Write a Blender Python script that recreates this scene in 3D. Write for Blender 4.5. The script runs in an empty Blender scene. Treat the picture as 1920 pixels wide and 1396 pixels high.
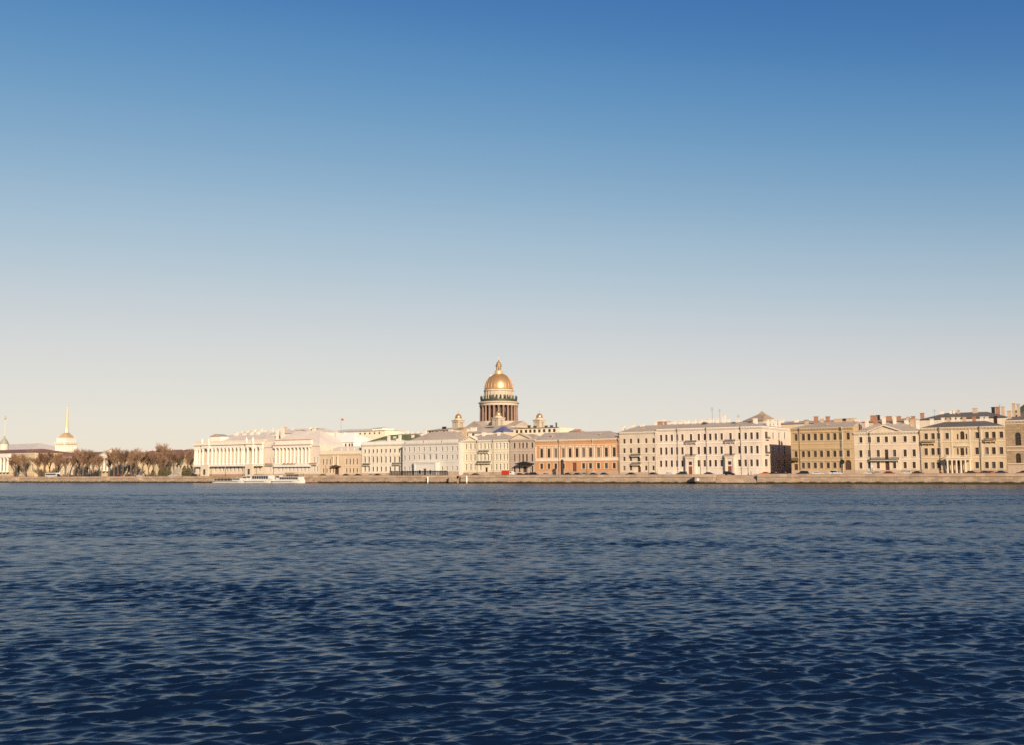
import bpy, bmesh, math, random
import numpy as np
from mathutils import Vector, Matrix

R = math.radians
random.seed(7)
scene = bpy.context.scene
COL = scene.collection

# ------------------------------------------------------------------ camera
FPX, CX, CY = 1867.0, 960.0, 698.0            # 35 mm lens on a 36 mm wide frame, pixels of the photograph
CAM = Vector((0.0, 0.0, 5.0))
PITCH, ROLL = math.atan(186.8 / FPX), R(0.30)
fwd = Vector((0, math.cos(PITCH), math.sin(PITCH)))
up0 = Vector((0, -math.sin(PITCH), math.cos(PITCH)))
rt0 = Vector((1, 0, 0))
rt = rt0 * math.cos(ROLL) - up0 * math.sin(ROLL)
up = up0 * math.cos(ROLL) + rt0 * math.sin(ROLL)
cd = bpy.data.cameras.new('camera')
cd.sensor_width = 36.0
cd.lens = FPX / 1920.0 * 36.0
cd.clip_start, cd.clip_end = 0.5, 9000.0
cam = bpy.data.objects.new('camera', cd)
COL.objects.link(cam)
M = Matrix((rt, up, -fwd)).transposed().to_4x4()
M.translation = CAM
cam.matrix_world = M
scene.camera = cam

# ------------------------------------------------------------------ sky and sun
SUN_AZ, SUN_EL = 162.0, 21.0                  # azimuth from +Y towards +X
world = bpy.data.worlds.new('World')
scene.world = world
world.use_nodes = True
wn, wl = world.node_tree.nodes, world.node_tree.links
sky = wn.new('ShaderNodeTexSky')
sky.sky_type = 'NISHITA'
sky.sun_disc = False
sky.sun_elevation = R(SUN_EL)
sky.sun_rotation = R(SUN_AZ)
sky.air_density, sky.dust_density, sky.ozone_density = 1.0, 0.3, 3.0
def vscale(src, k):
    n = wn.new('ShaderNodeVectorMath'); n.operation = 'SCALE'
    n.inputs['Scale'].default_value = k
    wl.new(src, n.inputs[0]); return n.outputs[0]
crv = wn.new('ShaderNodeRGBCurve')            # the film's response to the sky
pts = [[(0, 0), (.053, .018), (.115, .05), (.141, .09), (.188, .19), (.258, .335), (.405, .53), (.663, .655), (1, .75)],
       [(0, 0), (.10, .065), (.211, .15), (.258, .225), (.332, .325), (.446, .445), (.627, .55), (.775, .605), (1, .68)],
       [(0, 0), (.196, .19), (.387, .36), (.456, .42), (.555, .475), (.676, .53), (.795, .555), (1, .58)]]
for ci in range(3):
    c = crv.mapping.curves[ci]
    while len(c.points) > 2: c.points.remove(c.points[1])
    c.points[0].location = pts[ci][0]; c.points[-1].location = pts[ci][-1]
    for p in pts[ci][1:-1]: c.points.new(*p)
crv.mapping.update()
wl.new(vscale(sky.outputs[0], 0.1), crv.inputs['Color'])
bg = wn['Background']
wl.new(vscale(crv.outputs[0], 9.6), bg.inputs['Color'])
bg.inputs['Strength'].default_value = 0.1

az, el = R(SUN_AZ), R(SUN_EL)
to_sun = Vector((math.sin(az) * math.cos(el), math.cos(az) * math.cos(el), math.sin(el)))
sd = bpy.data.lights.new('sun', 'SUN')
sd.energy, sd.angle, sd.color = 5.0, R(0.55), (1.0, 0.83, 0.62)
sun = bpy.data.objects.new('sun', sd)
COL.objects.link(sun)
sun.rotation_euler = to_sun.to_track_quat('Z', 'Y').to_euler()

vs = scene.view_settings
vs.view_transform = 'Standard'; vs.look = 'None'; vs.exposure = 0.33; vs.gamma = 1.0; vs.use_curve_mapping = False
scene.render.engine = 'CYCLES'
scene.cycles.max_bounces = 6
scene.cycles.use_denoising = False
scene.cycles.pixel_filter_type = 'BLACKMAN_HARRIS'
scene.cycles.filter_width = 1.6
scene.cycles.sample_clamp_indirect = 2.0
scene.cycles.caustics_reflective = False

# ------------------------------------------------------------------ survey of the far bank
# The quay is a straight line; s runs along it to the right, d inland, z up from the water.
TH = math.atan(0.65)
T = Vector((math.cos(TH), -math.sin(TH), 0))
MI = Vector((math.sin(TH), math.cos(TH), 0))
O = Vector((0, 468.0, 0))
GROUND = 3.45
def ray(px, py):
    return fwd + rt * ((px - CX) / FPX) - up * ((py - CY) / FPX)
def F(px, py, d):
    """bearing (px, py) met with the vertical plane d metres inland -> (s, z)"""
    D = ray(px, py)
    k = (d - (CAM - O).dot(MI)) / D.dot(MI)
    P = CAM + D * k
    return (P - O).dot(T), P.z
def Fs(px, py, s):
    """bearing met with the cross plane at chainage s -> (d, z)"""
    D = ray(px, py)
    k = (s - (CAM - O).dot(T)) / D.dot(T)
    P = CAM + D * k
    return (P - O).dot(MI), P.z
def FY(px, py, Y):
    D = ray(px, py); P = CAM + D * (Y / D.y)
    return P
def Q(s, d, z=0.0):
    P = O + T * s + MI * d
    return Vector((P.x, P.y, z))
def zx(x0, vals, k=7.754): return [x0 + v / k for v in vals]

# ------------------------------------------------------------------ helpers
class MB:
    def __init__(self): self.v, self.f, self.m = [], [], []
    def face(self, pts, m=0):
        i = len(self.v); self.v += [tuple(p) for p in pts]
        self.f.append(tuple(range(i, i + len(pts)))); self.m.append(m); return self
    def box(self, x0, x1, y0, y1, z0, z1, m=0):
        i = len(self.v)
        self.v += [(x0, y0, z0), (x1, y0, z0), (x1, y1, z0), (x0, y1, z0), (x0, y0, z1), (x1, y0, z1), (x1, y1, z1), (x0, y1, z1)]
        for q in ((0, 3, 2, 1), (4, 5, 6, 7), (0, 1, 5, 4), (1, 2, 6, 5), (2, 3, 7, 6), (3, 0, 4, 7)):
            self.f.append(tuple(i + k for k in q)); self.m.append(m)
        return self
    def frus(self, x, y, z0, z1, a0, b0, a1, b1, m=0):
        i = len(self.v)
        self.v += [(x - a0, y - b0, z0), (x + a0, y - b0, z0), (x + a0, y + b0, z0), (x - a0, y + b0, z0),
                   (x - a1, y - b1, z1), (x + a1, y - b1, z1), (x + a1, y + b1, z1), (x - a1, y + b1, z1)]
        for q in ((0, 3, 2, 1), (4, 5, 6, 7), (0, 1, 5, 4), (1, 2, 6, 5), (2, 3, 7, 6), (3, 0, 4, 7)):
            self.f.append(tuple(i + k for k in q)); self.m.append(m)
        return self
    def lathe(self, prof, n=16, x=0, y=0, m=0, a0=0.0):
        i = len(self.v)
        for r, z in prof:
            for k in range(n):
                a = a0 + 2 * math.pi * k / n
                self.v.append((x + r * math.cos(a), y + r * math.sin(a), z))
        for j in range(len(prof) - 1):
            for k in range(n):
                k2 = (k + 1) % n
                self.f.append((i + j * n + k, i + j * n + k2, i + (j + 1) * n + k2, i + (j + 1) * n + k)); self.m.append(m)
        self.f.append(tuple(i + k for k in range(n))[::-1]); self.m.append(m)
        self.f.append(tuple(i + (len(prof) - 1) * n + k for k in range(n))); self.m.append(m)
        return self
    def prism(self, poly, y0, y1, m=0):
        """polygon in x,z extruded along y"""
        n = len(poly); i = len(self.v)
        self.v += [(p[0], y0, p[1]) for p in poly] + [(p[0], y1, p[1]) for p in poly]
        self.f.append(tuple(i + k for k in range(n))); self.m.append(m)
        self.f.append(tuple(i + n + k for k in range(n))[::-1]); self.m.append(m)
        for k in range(n):
            k2 = (k + 1) % n
            self.f.append((i + k2, i + k, i + n + k, i + n + k2)); self.m.append(m)
        return self
    def tube(self, a, b, r0, r1, n=4, m=0):
        a, b = Vector(a), Vector(b); w = (b - a)
        if w.length < 1e-6: return self
        w.normalize(); u = w.orthogonal().normalized(); v = w.cross(u); i = len(self.v)
        for c, r in ((a, r0), (b, r1)):
            for k in range(n):
                t = 2 * math.pi * k / n
                self.v.append(tuple(c + u * (r * math.cos(t)) + v * (r * math.sin(t))))
        for k in range(n):
            k2 = (k + 1) % n
            self.f.append((i + k, i + k2, i + n + k2, i + n + k)); self.m.append(m)
        return self
    def mesh(self, name, mats, smooth=False):
        me = bpy.data.meshes.new(name)
        me.from_pydata(self.v, [], self.f)
        for mt in (mats if isinstance(mats, (list, tuple)) else [mats]): me.materials.append(mt)
        me.polygons.foreach_set('material_index', self.m)
        if smooth: me.polygons.foreach_set('use_smooth', [True] * len(self.f))
        me.update(); return me
    def build(self, name, mats, parent=None, loc=(0, 0, 0), rz=0.0, smooth=False):
        return link(name, self.mesh(name, mats, smooth), parent, loc, rz)
def link(name, me, parent=None, loc=(0, 0, 0), rz=0.0):
    o = bpy.data.objects.new(name, me); COL.objects.link(o)
    o.location = loc; o.rotation_euler = (0, 0, rz)
    if parent is not None: o.parent = parent
    return o
def tag(o, label=None, cat=None, group=None, kind=None):
    if label: o['label'] = label
    if cat: o['category'] = cat
    if group: o['group'] = group
    if kind: o['kind'] = kind
    return o
def thing(name, label, cat, loc, rz=-TH, group=None):
    return tag(link(name, None, None, loc, rz), label, cat, group)

# ------------------------------------------------------------------ materials
def new_mat(name):
    m = bpy.data.materials.new(name); m.use_nodes = True
    return m, m.node_tree.nodes, m.node_tree.links, m.node_tree.nodes['Principled BSDF']
def rgba(c): return (c[0], c[1], c[2], 1)
def plain(name, col, rough=0.8, metal=0.0, spec=0.3):
    m, n, l, b = new_mat(name)
    b.inputs['Base Color'].default_value = rgba(col); b.inputs['Roughness'].default_value = rough
    b.inputs['Metallic'].default_value = metal; b.inputs['Specular IOR Level'].default_value = spec
    return m
def mottled(name, col, var=0.18, scale=0.35, rough=0.9, streak=True, metal=0.0, joints=None, seam=None):
    """painted render or stone: two noises and rain streaks shift the paint's own colour; joints = block (length, height)"""
    m, n, l, b = new_mat(name)
    tc = n.new('ShaderNodeTexCoord')
    mp = n.new('ShaderNodeMapping'); mp.inputs['Scale'].default_value = (1, 1, 0.18 if streak else 1)
    l.new(tc.outputs['Object'], mp.inputs['Vector'])
    nz = n.new('ShaderNodeTexNoise'); nz.inputs['Scale'].default_value = scale * 3; nz.inputs['Detail'].default_value = 6; nz.inputs['Roughness'].default_value = .65
    l.new(mp.outputs[0], nz.inputs['Vector'])
    n2 = n.new('ShaderNodeTexNoise'); n2.inputs['Scale'].default_value = scale * .5; n2.inputs['Detail'].default_value = 4
    l.new(tc.outputs['Object'], n2.inputs['Vector'])
    ad = n.new('ShaderNodeMath'); ad.operation = 'ADD'
    l.new(nz.outputs[0], ad.inputs[0]); l.new(n2.outputs[0], ad.inputs[1])
    mr = n.new('ShaderNodeMapRange'); mr.inputs[1].default_value = .65; mr.inputs[2].default_value = 1.35
    mr.inputs[3].default_value = 1 - var; mr.inputs[4].default_value = 1 + var * .55
    l.new(ad.outputs[0], mr.inputs[0])
    mx = n.new('ShaderNodeVectorMath'); mx.operation = 'SCALE'; mx.inputs[0].default_value = col
    l.new(mr.outputs[0], mx.inputs['Scale'])
    out = mx.outputs[0]
    if joints:
        sep = n.new('ShaderNodeSeparateXYZ'); l.new(tc.outputs['Object'], sep.inputs[0])
        s2 = n.new('ShaderNodeMath'); s2.operation = 'ADD'; l.new(sep.outputs[0], s2.inputs[0]); l.new(sep.outputs[1], s2.inputs[1])
        cb = n.new('ShaderNodeCombineXYZ'); l.new(s2.outputs[0], cb.inputs[0]); l.new(sep.outputs[2], cb.inputs[1])
        br = n.new('ShaderNodeTexBrick'); br.inputs['Scale'].default_value = 1.0
        br.inputs['Brick Width'].default_value = joints[0]; br.inputs['Row Height'].default_value = joints[1]
        br.inputs['Mortar Size'].default_value = joints[2]; br.inputs['Mortar Smooth'].default_value = .3
        br.inputs['Color1'].default_value = (1, 1, 1, 1); br.inputs['Color2'].default_value = (.74, .72, .72, 1); br.inputs['Mortar'].default_value = (.5, .48, .46, 1)
        l.new(cb.outputs[0], br.inputs['Vector'])
        mm = n.new('ShaderNodeVectorMath'); mm.operation = 'MULTIPLY'; l.new(out, mm.inputs[0]); l.new(br.outputs['Color'], mm.inputs[1]); out = mm.outputs[0]
        bp = n.new('ShaderNodeBump'); bp.inputs['Strength'].default_value = .5; bp.inputs['Distance'].default_value = .04
        iv = n.new('ShaderNodeMath'); iv.operation = 'SUBTRACT'; iv.inputs[0].default_value = 1; l.new(br.outputs['Fac'], iv.inputs[1])
        l.new(iv.outputs[0], bp.inputs['Height']); l.new(bp.outputs[0], b.inputs['Normal'])
    if seam:
        wv = n.new('ShaderNodeTexWave'); wv.wave_type = 'BANDS'; wv.bands_direction = 'X'; wv.inputs['Scale'].default_value = seam
        l.new(tc.outputs['Object'], wv.inputs['Vector'])
        bp = n.new('ShaderNodeBump'); bp.inputs['Strength'].default_value = .35; bp.inputs['Distance'].default_value = .05
        l.new(wv.outputs[0], bp.inputs['Height']); l.new(bp.outputs[0], b.inputs['Normal'])
    l.new(out, b.inputs['Base Color'])
    b.inputs['Roughness'].default_value = rough; b.inputs['Metallic'].default_value = metal
    b.inputs['Specular IOR Level'].default_value = .25
    return m

_st = {}
def stucco(c, var=.2):
    k = tuple(c) + (var,)
    if k not in _st: _st[k] = mottled('stucco', c, var)
    return _st[k]
TRIM_WHITE = stucco((.74, .68, .59), .1)
TRIM_CREAM = stucco((.72, .62, .48), .1)
TRIM_TAN = stucco((.64, .52, .38), .1)
IRON = plain('black iron', (.02, .02, .022), .5)
DARKWOOD = mottled('dark wood', (.10, .05, .03), .3, 1.0, .6)
REDWOOD = mottled('red brown door', (.22, .07, .04), .2, 1.0, .5)
FRAME_BROWN = plain('brown frame', (.12, .065, .045), .6)
FRAME_WHITE = plain('white frame', (.62, .6, .55), .6)
PANES = [plain('pane dark', (.022, .018, .017), .08, 0, .5), plain('pane brown', (.07, .045, .032), .15, 0, .5),
         plain('pane curtain', (.22, .18, .14), .3, 0, .5), plain('pane blue', (.05, .06, .075), .06, 0, .6)]
PIPE = plain('zinc pipe', (.16, .14, .13), .5, .3)
PIPE_L = plain('painted pipe', (.62, .55, .45), .6)
ROOF_GREY = mottled('grey sheet roof', (.43, .345, .275), .2, .3, .7, True, 0, None, 2.2)
ROOF_DARK = mottled('dark sheet roof', (.145, .12, .105), .25, .3, .62, True, 0, None, 2.2)
ROOF_PALE = mottled('pale sheet roof', (.66, .57, .48), .15, .3, .62, True, 0, None, 2.2)
ROOF_BROWN = mottled('brown sheet roof', (.38, .27, .18), .2, .3, .6, True, 0, None, 2.2)
ROOF_RED = mottled('red brown sheet roof', (.25, .115, .08), .22, .3, .6, True, 0, None, 2.2)
ROOF_GREEN = mottled('green painted roof', (.15, .16, .075), .4, .8, .7, False, 0, None, 2.2)
BRICK = mottled('chimney brick', (.38, .185, .115), .25, 1.5, .9, True)
CHIM_W = mottled('whitewashed chimney', (.72, .64, .54), .2, 1.5, .9, True)
CHIM_T = mottled('tan chimney', (.52, .38, .25), .2, 1.5, .9, True)
GRANITE = mottled('granite', (.40, .295, .215), .25, .5, .8, True, 0, (2.6, .62, .025))
GRANITE_P = mottled('pink granite', (.51, .375, .27), .2, .5, .8, True, 0, (3.2, 2, .02))
GOLD = plain('gilding', (.62, .36, .165), .34, .62)
GOLD_PALE = plain('pale gilding', (.85, .58, .30), .4, .5)
BRONZE = mottled('green bronze', (.075, .085, .05), .3, 1.0, .55, False, .3)
STONE = mottled('grey marble', (.52, .43, .33), .2, .2, .85, True)
STONE_P = mottled('pale marble', (.54, .45, .345), .2, .2, .85, True)
RED_GRANITE = mottled('red granite', (.29, .18, .13), .2, .6, .45, True)

# ------------------------------------------------------------------ water
def build_water():
    rng = np.random.default_rng(11)
    fine = np.linspace(-R(32.5), R(32.5), 480)
    out = np.radians(np.linspace(34, 82, 15))
    th = np.concatenate([-out[::-1], fine, out])
    rs = [3.0]
    while rs[-1] < 1700:                       # rows closer together near the lens, fine enough to carry real waves up to the far quay
        r = rs[-1]
        if r < 13: st = .25
        elif r < 300: st = min(.0023 * r, .21)
        elif r < 640: st = .34
        else: st = .34 * (r / 640) ** 6
        rs.append(r + st)
    rs = np.array(rs)
    TT, RR = np.meshgrid(th, rs)
    X, Y = RR * np.sin(TT), RR * np.cos(TT)
    sp = np.gradient(rs)
    lat = rs * (fine[1] - fine[0]) * .4
    spr = np.maximum(sp, lat)
    gust = np.zeros_like(X)
    for i in range(14):
        lam = 9 * (120 / 9) ** rng.uniform(0, 1); a = rng.uniform(-1.0, 1.0) + (math.pi / 2); k = 2 * math.pi / lam
        gust += np.sin(k * (X * math.cos(a) * .9 + Y * math.sin(a)) + rng.uniform(0, 6.28))
    gust = np.clip(1 + .115 * gust, .68, 1.5)
    Z = np.zeros_like(X); DX = np.zeros_like(X); DY = np.zeros_like(X)
    N = 120
    for i in range(N):
        lam = .055 * (1.4 / .055) ** ((i + rng.uniform(0, 1)) / N)
        a = math.pi / 2 + R(12) + rng.normal(0, .40)
        k = 2 * math.pi / lam
        slope = .030 if lam < .2 else .043 if lam < .6 else .036 if lam < 1.0 else .024
        att = np.clip((lam / spr - 2.0) / 1.6, 0, 1)
        n_ = int((att > 0).sum())
        if n_ == 0: continue
        n_ = int(np.nonzero(att > 0)[0].max()) + 1
        ph = k * (X[:n_] * math.cos(a) + Y[:n_] * math.sin(a)) + rng.uniform(0, 6.28)
        A = slope / k * att[:n_, None] * gust[:n_]
        Z[:n_] += A * np.sin(ph)
        c = A * np.cos(ph) * .8
        DX[:n_] += c * math.cos(a); DY[:n_] += c * math.sin(a)
    X = X + DX; Y = Y + DY
    nr, nc = X.shape
    co = np.stack([X, Y, Z], -1).astype(np.float32)
    qd = (X - O.x) * MI.x + (Y - O.y) * MI.y
    idx = np.arange(nr * nc).reshape(nr, nc)
    keep = qd[:-1, :-1] < 9
    a, b, c, d = idx[:-1, :-1][keep], idx[:-1, 1:][keep], idx[1:, 1:][keep], idx[1:, :-1][keep]
    quads = np.stack([a, b, c, d], -1)
    used = np.unique(quads); remap = np.zeros(nr * nc, np.int32); remap[used] = np.arange(len(used))
    quads = remap[quads]
    co = co.reshape(-1, 3)[used]
    me = bpy.data.meshes.new('water')
    me.vertices.add(len(co)); me.vertices.foreach_set('co', co.ravel())
    nf = len(quads)
    me.loops.add(nf * 4); me.loops.foreach_set('vertex_index', quads.ravel().astype(np.int32))
    me.polygons.add(nf); me.polygons.foreach_set('loop_start', np.arange(0, nf * 4, 4, dtype=np.int32))
    me.polygons.foreach_set('use_smooth', np.ones(nf, bool))
    me.update(calc_edges=True)
    m, n, l, bs = new_mat('river water')
    bs.inputs['Base Color'].default_value = (.003, .009, .026, 1)
    bs.inputs['Roughness'].default_value = .26
    bs.inputs['IOR'].default_value = 1.33
    bs.inputs['Specular Tint'].default_value = (.54, .76, 1, 1)
    tc = n.new('ShaderNodeTexCoord')
    mp = n.new('ShaderNodeMapping'); mp.inputs['Scale'].default_value = (.62, 1, 1); mp.inputs['Rotation'].default_value = (0, 0, R(-12))
    l.new(tc.outputs['Object'], mp.inputs['Vector'])
    def noise(scale, det, vec, ridged=False):
        q = n.new('ShaderNodeTexNoise')
        if ridged: q.noise_type = 'RIDGED_MULTIFRACTAL'; q.normalize = True
        q.inputs['Scale'].default_value = scale; q.inputs['Detail'].default_value = det; q.inputs['Roughness'].default_value = .55
        l.new(vec, q.inputs['Vector']); return q.outputs[0]
    mg = n.new('ShaderNodeMapping'); mg.inputs['Scale'].default_value = (.35, 1, 1); mg.inputs['Rotation'].default_value = (0, 0, R(-10)); l.new(tc.outputs['Object'], mg.inputs['Vector'])
    gm = n.new('ShaderNodeMapRange'); l.new(noise(.045, 4, mg.outputs[0]), gm.inputs[0])      # gusts roughen the water in drifting patches
    gm.inputs[1].default_value = .35; gm.inputs[2].default_value = .65; gm.inputs[3].default_value = .55; gm.inputs[4].default_value = 1.45
    nrm = None
    for scale, det, dist in ((4.2, 3, .020), (1.3, 3, .075)):
        bmp = n.new('ShaderNodeBump'); bmp.inputs['Strength'].default_value = 1
        k = n.new('ShaderNodeMath'); k.operation = 'MULTIPLY'; k.inputs[1].default_value = dist; l.new(gm.outputs[0], k.inputs[0]); l.new(k.outputs[0], bmp.inputs['Distance'])
        l.new(noise(scale, det, mp.outputs[0], True), bmp.inputs['Height'])
        if nrm: l.new(nrm, bmp.inputs['Normal'])
        nrm = bmp.outputs[0]
    l.new(nrm, bs.inputs['Normal'])
    me.materials.append(m)
    o = link('water', me); tag(o, kind='structure')
build_water()

# ------------------------------------------------------------------ ground, road, quay
S0, S1 = -1500, 420
frame = dict(loc=(O.x, O.y, 0), rz=-TH)
asphalt = mottled('asphalt', (.06, .058, .056), .2, 1, .9, False)
paving = mottled('paving', (.30, .26, .22), .2, 1, .9, False, 0, (1, 1, .02))
soil = mottled('city ground', (.16, .14, .11), .3, .1, .95, False)
lawn = mottled('square lawn', (.07, .09, .03), .3, .3, .95, False)
tag(MB().face([(-4000, .3, GROUND - .1), (3000, .3, GROUND - .1), (3000, 5000, GROUND - .1), (-4000, 5000, GROUND - .1)]).build('ground', soil, **frame), kind='structure')
tag(MB().face([(S0, 4.5, GROUND - .09), (S1, 4.5, GROUND - .09), (S1, 18, GROUND - .09), (S0, 18, GROUND - .09)]).build('road', asphalt, **frame), kind='structure')
tag(MB().box(S0, S1, .9, 4.5, GROUND - .4, GROUND + .03).box(S0, S1, 18, 23.9, GROUND - .4, GROUND + .03).build('pavement', paving, **frame), kind='structure')
sA, sB = F(0, 890, 40)[0], F(362, 890, 40)[0]
tag(MB().face([(sA - 80, 26, GROUND - .08), (sB, 26, GROUND - .08), (sB, 140, GROUND - .08), (sA - 80, 140, GROUND - .08)]).build('lawn', lawn, **frame), kind='structure')

def quay():
    q = thing('quay_wall', 'long granite embankment wall with parapet along the water', 'wall', (O.x, O.y, 0))
    m, n, l, b = new_mat('wet granite')
    gm = mottled('quay granite', (.47, .345, .24), .25, .5, .8, True, 0, (2.6, .62, .03))
    nn, ll = gm.node_tree.nodes, gm.node_tree.links                 # tide band: a stain of weed with its own uneven edge
    bsdf = nn['Principled BSDF']; src = bsdf.inputs['Base Color'].links[0].from_socket
    tc = nn.new('ShaderNodeTexCoord'); sp = nn.new('ShaderNodeSeparateXYZ'); ll.new(tc.outputs['Object'], sp.inputs[0])
    nz = nn.new('ShaderNodeTexNoise'); nz.inputs['Scale'].default_value = .35; nz.inputs['Detail'].default_value = 6; ll.new(tc.outputs['Object'], nz.inputs['Vector'])
    ma = nn.new('ShaderNodeMath'); ma.operation = 'MULTIPLY_ADD'; ma.inputs[1].default_value = 1.3; ll.new(nz.outputs[0], ma.inputs[0])
    neg = nn.new('ShaderNodeMath'); neg.operation = 'MULTIPLY'; neg.inputs[1].default_value = -1; ll.new(sp.outputs[2], neg.inputs[0]); ll.new(neg.outputs[0], ma.inputs[2])
    mr = nn.new('ShaderNodeMapRange'); mr.inputs[1].default_value = -.35; mr.inputs[2].default_value = .1; ll.new(ma.outputs[0], mr.inputs[0])
    mx = nn.new('ShaderNodeMix'); mx.data_type = 'RGBA'; ll.new(mr.outputs[0], mx.inputs[0]); ll.new(src, mx.inputs[6]); mx.inputs[7].default_value = (.035, .034, .016, 1)
    ll.new(mx.outputs[2], bsdf.inputs['Base Color'])
    bpy.data.materials.remove(m)
    def course(sa, sb, d, nm):
        # battered face, cordon, parapet and coping, d = how far it stands into the river
        w = MB()
        i = len(w.v)
        w.prism([(0, -1.5), (0, 0)], 0, 0) if False else None
        w.v += []
        for (y0a, y1a, z0, z1, y0b) in ((-.35, .6, -1.5, 2.75, 0),):
            w.v += [(sa, y0a - d, z0), (sb, y0a - d, z0), (sb, 1.2, z0), (sa, 1.2, z0), (sa, y0b - d, z1), (sb, y0b - d, z1), (sb, 1.2, z1), (sa, 1.2, z1)]
            for f in ((0, 3, 2, 1), (4, 5, 6, 7), (0, 1, 5, 4), (1, 2, 6, 5), (2, 3, 7, 6), (3, 0, 4, 7)):
                w.f.append(f); w.m.append(0)
        fc = w.build(nm, gm, q)
        MB().box(sa, sb, -.22 - d, .5 - d, 2.752, 2.98).build('cordon', GRANITE_P, fc)
        pr = MB().box(sa, sb, -.02 - d, .42 - d, 2.982, 3.82).build('parapet', GRANITE_P, q)
        MB().box(sa, sb, -.1 - d, .5 - d, 3.822, 3.95).build('coping', GRANITE_P, pr)
        return fc
    f1 = F(1336, 890, 0)[0]; f2 = F(1419, 890, 0)[0]           # the landing between two bastions
    g1 = F(849, 890, 0)[0]; g2 = F(861, 890, 0)[0]             # a narrow stair
    course(S0, g1, 0, 'wall_face'); course(g2, f1, 0, 'wall_face'); course(f2, S1, 0, 'wall_face')
    # bastions
    def bastion(pa, pb, proj, dz=0):
        sa, sb = F(pa, 895, -proj)[0], F(pb, 895, -proj)[0]
        w = MB(); w.frus((sa + sb) / 2, -proj / 2 - .02, -1.5, 2.752 + dz, (sb - sa) / 2 + .3, proj / 2 + .3, (sb - sa) / 2, proj / 2)
        bs = w.build('bastion', gm, q)
        MB().box(sa - .15, sb + .15, -proj - .2, -.2, 2.755 + dz, 2.985 + dz).build('cordon', GRANITE_P, bs)
        p = MB().box(sa, sb, -proj - .02, -proj + .45, 2.987 + dz, 3.97 + dz).box(sa, sa + .45, -proj + .45, -.1, 2.987 + dz, 3.97 + dz).box(sb - .45, sb, -proj + .45, -.1, 2.987 + dz, 3.97 + dz)
        p.build('parapet', GRANITE_P, bs)
        return sa, sb
    a0, a1 = bastion(1303, 1337, 4.6)
    b0, b1 = bastion(1420, 1484, 2.7)
    # landing and steps between the bastions
    MB().box(a1 + .4, b0 - .4, -4.2, .2, -1.5, .5).build('landing', gm, q)
    for k in range(10):
        zt = .5 + (k + 1) * .29
        MB().box(a1 + .42, b0 - .42, -3.2 + k * .34, .28, zt - .29 + .003, zt).build('step', GRANITE_P, q)
    for k, (xa, xb) in enumerate(((a1 + .5, a1 + 3.2), (b0 - 2.4, b0 - .5))):
        MB().box(xa, xb, -.1, .25, 3.42, 3.95).build('parapet_pier', GRANITE_P, q)
    # narrow stair
    MB().box(g1, g2, 2.2, 2.8, -1.5, 3.4).build('landing_wall', gm, q)
    for k in range(9):
        w = (g2 - g1) / 9
        MB().box(g1 + k * w, g1 + (k + 1) * w - .01, .1, 2.2, -1.5, .3 + k * .3).build('step', GRANITE_P, q)
    bastion(842, 848.5, 3.4)
    bastion(864, 873, 1.6)
    for p in (20, 190, 252):                                    # small landings in front of the square
        bastion(p, p + 9, 2.6, -1.2)
quay()

# ------------------------------------------------------------------ building kit
_wm = {}
def window_mesh(w, h, style, trim, frm, proud=.07):
    key = (round(w, 2), round(h, 2), style, trim.name, frm.name)
    if key in _wm: return _wm[key]
    b = MB()
    if style != 'bare':
        c = .2
        b.box(-w / 2 - c, -w / 2 - .002, -proud, .05, -.02, h + c); b.box(w / 2 + .002, w / 2 + c, -proud, .05, -.02, h + c)
        b.box(-w / 2 - .002, w / 2 + .002, -proud, .05, h + .002, h + c)
        b.box(-w / 2 - c - .08, w / 2 + c + .08, -.2, .06, -.2, -.022)
    if style == 'hood': b.box(-w / 2 - .4, w / 2 + .4, -.32, .02, h + .45, h + .65)
    if style == 'ped':
        b.box(-w / 2 - .42, w / 2 + .42, -.3, .02, h + .4, h + .56)
        b.prism([(-w / 2 - .45, h + .562), (w / 2 + .45, h + .562), (0, h + 1.15)], -.34, .02)
    f = .1
    b.box(-w / 2, -w / 2 + f, .26, .36, 0, h, 1); b.box(w / 2 - f, w / 2, .26, .36, 0, h, 1)
    b.box(-w / 2 + f, w / 2 - f, .26, .36, 0, f, 1); b.box(-w / 2 + f, w / 2 - f, .26, .36, h - f, h, 1)
    b.box(-.045, .045, .27, .36, f, h - f, 1)
    b.box(-w / 2 + f, -.047, .275, .36, h * .68, h * .68 + .08, 1); b.box(.047, w / 2 - f, .275, .36, h * .68, h * .68 + .08, 1)
    p = MB().face([(-w / 2 + .02, .34, .02), (w / 2 - .02, .34, .02), (w / 2 - .02, .34, h - .02), (-w / 2 + .02, .34, h - .02)])
    _wm[key] = (b.mesh('window', [trim, frm]), p)
    return _wm[key]
_pm = {}
def pane_mesh(key, p, mat):
    k = (key, mat.name)
    if k not in _pm: _pm[k] = p.mesh('pane', mat)
    return _pm[k]
wrng = random.Random(3)
def pick_pane(mix):
    r = wrng.random(); acc = 0
    for i, v in enumerate(mix):
        acc += v
        if r < acc: return PANES[i]
    return PANES[0]
def add_window(root, x, z, w, h, style, trim, frm, mix, y=0.0, rz=0.0, x_is_y=None):
    me, p = window_mesh(w, h, style, trim, frm)
    loc = (x, y, z) if x_is_y is None else (x_is_y, x, z)
    o = link('window', me, root, loc, rz)
    pm = pick_pane(mix)
    link('pane', pane_mesh((round(w, 2), round(h, 2)), p, pm), o)
    return o
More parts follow.
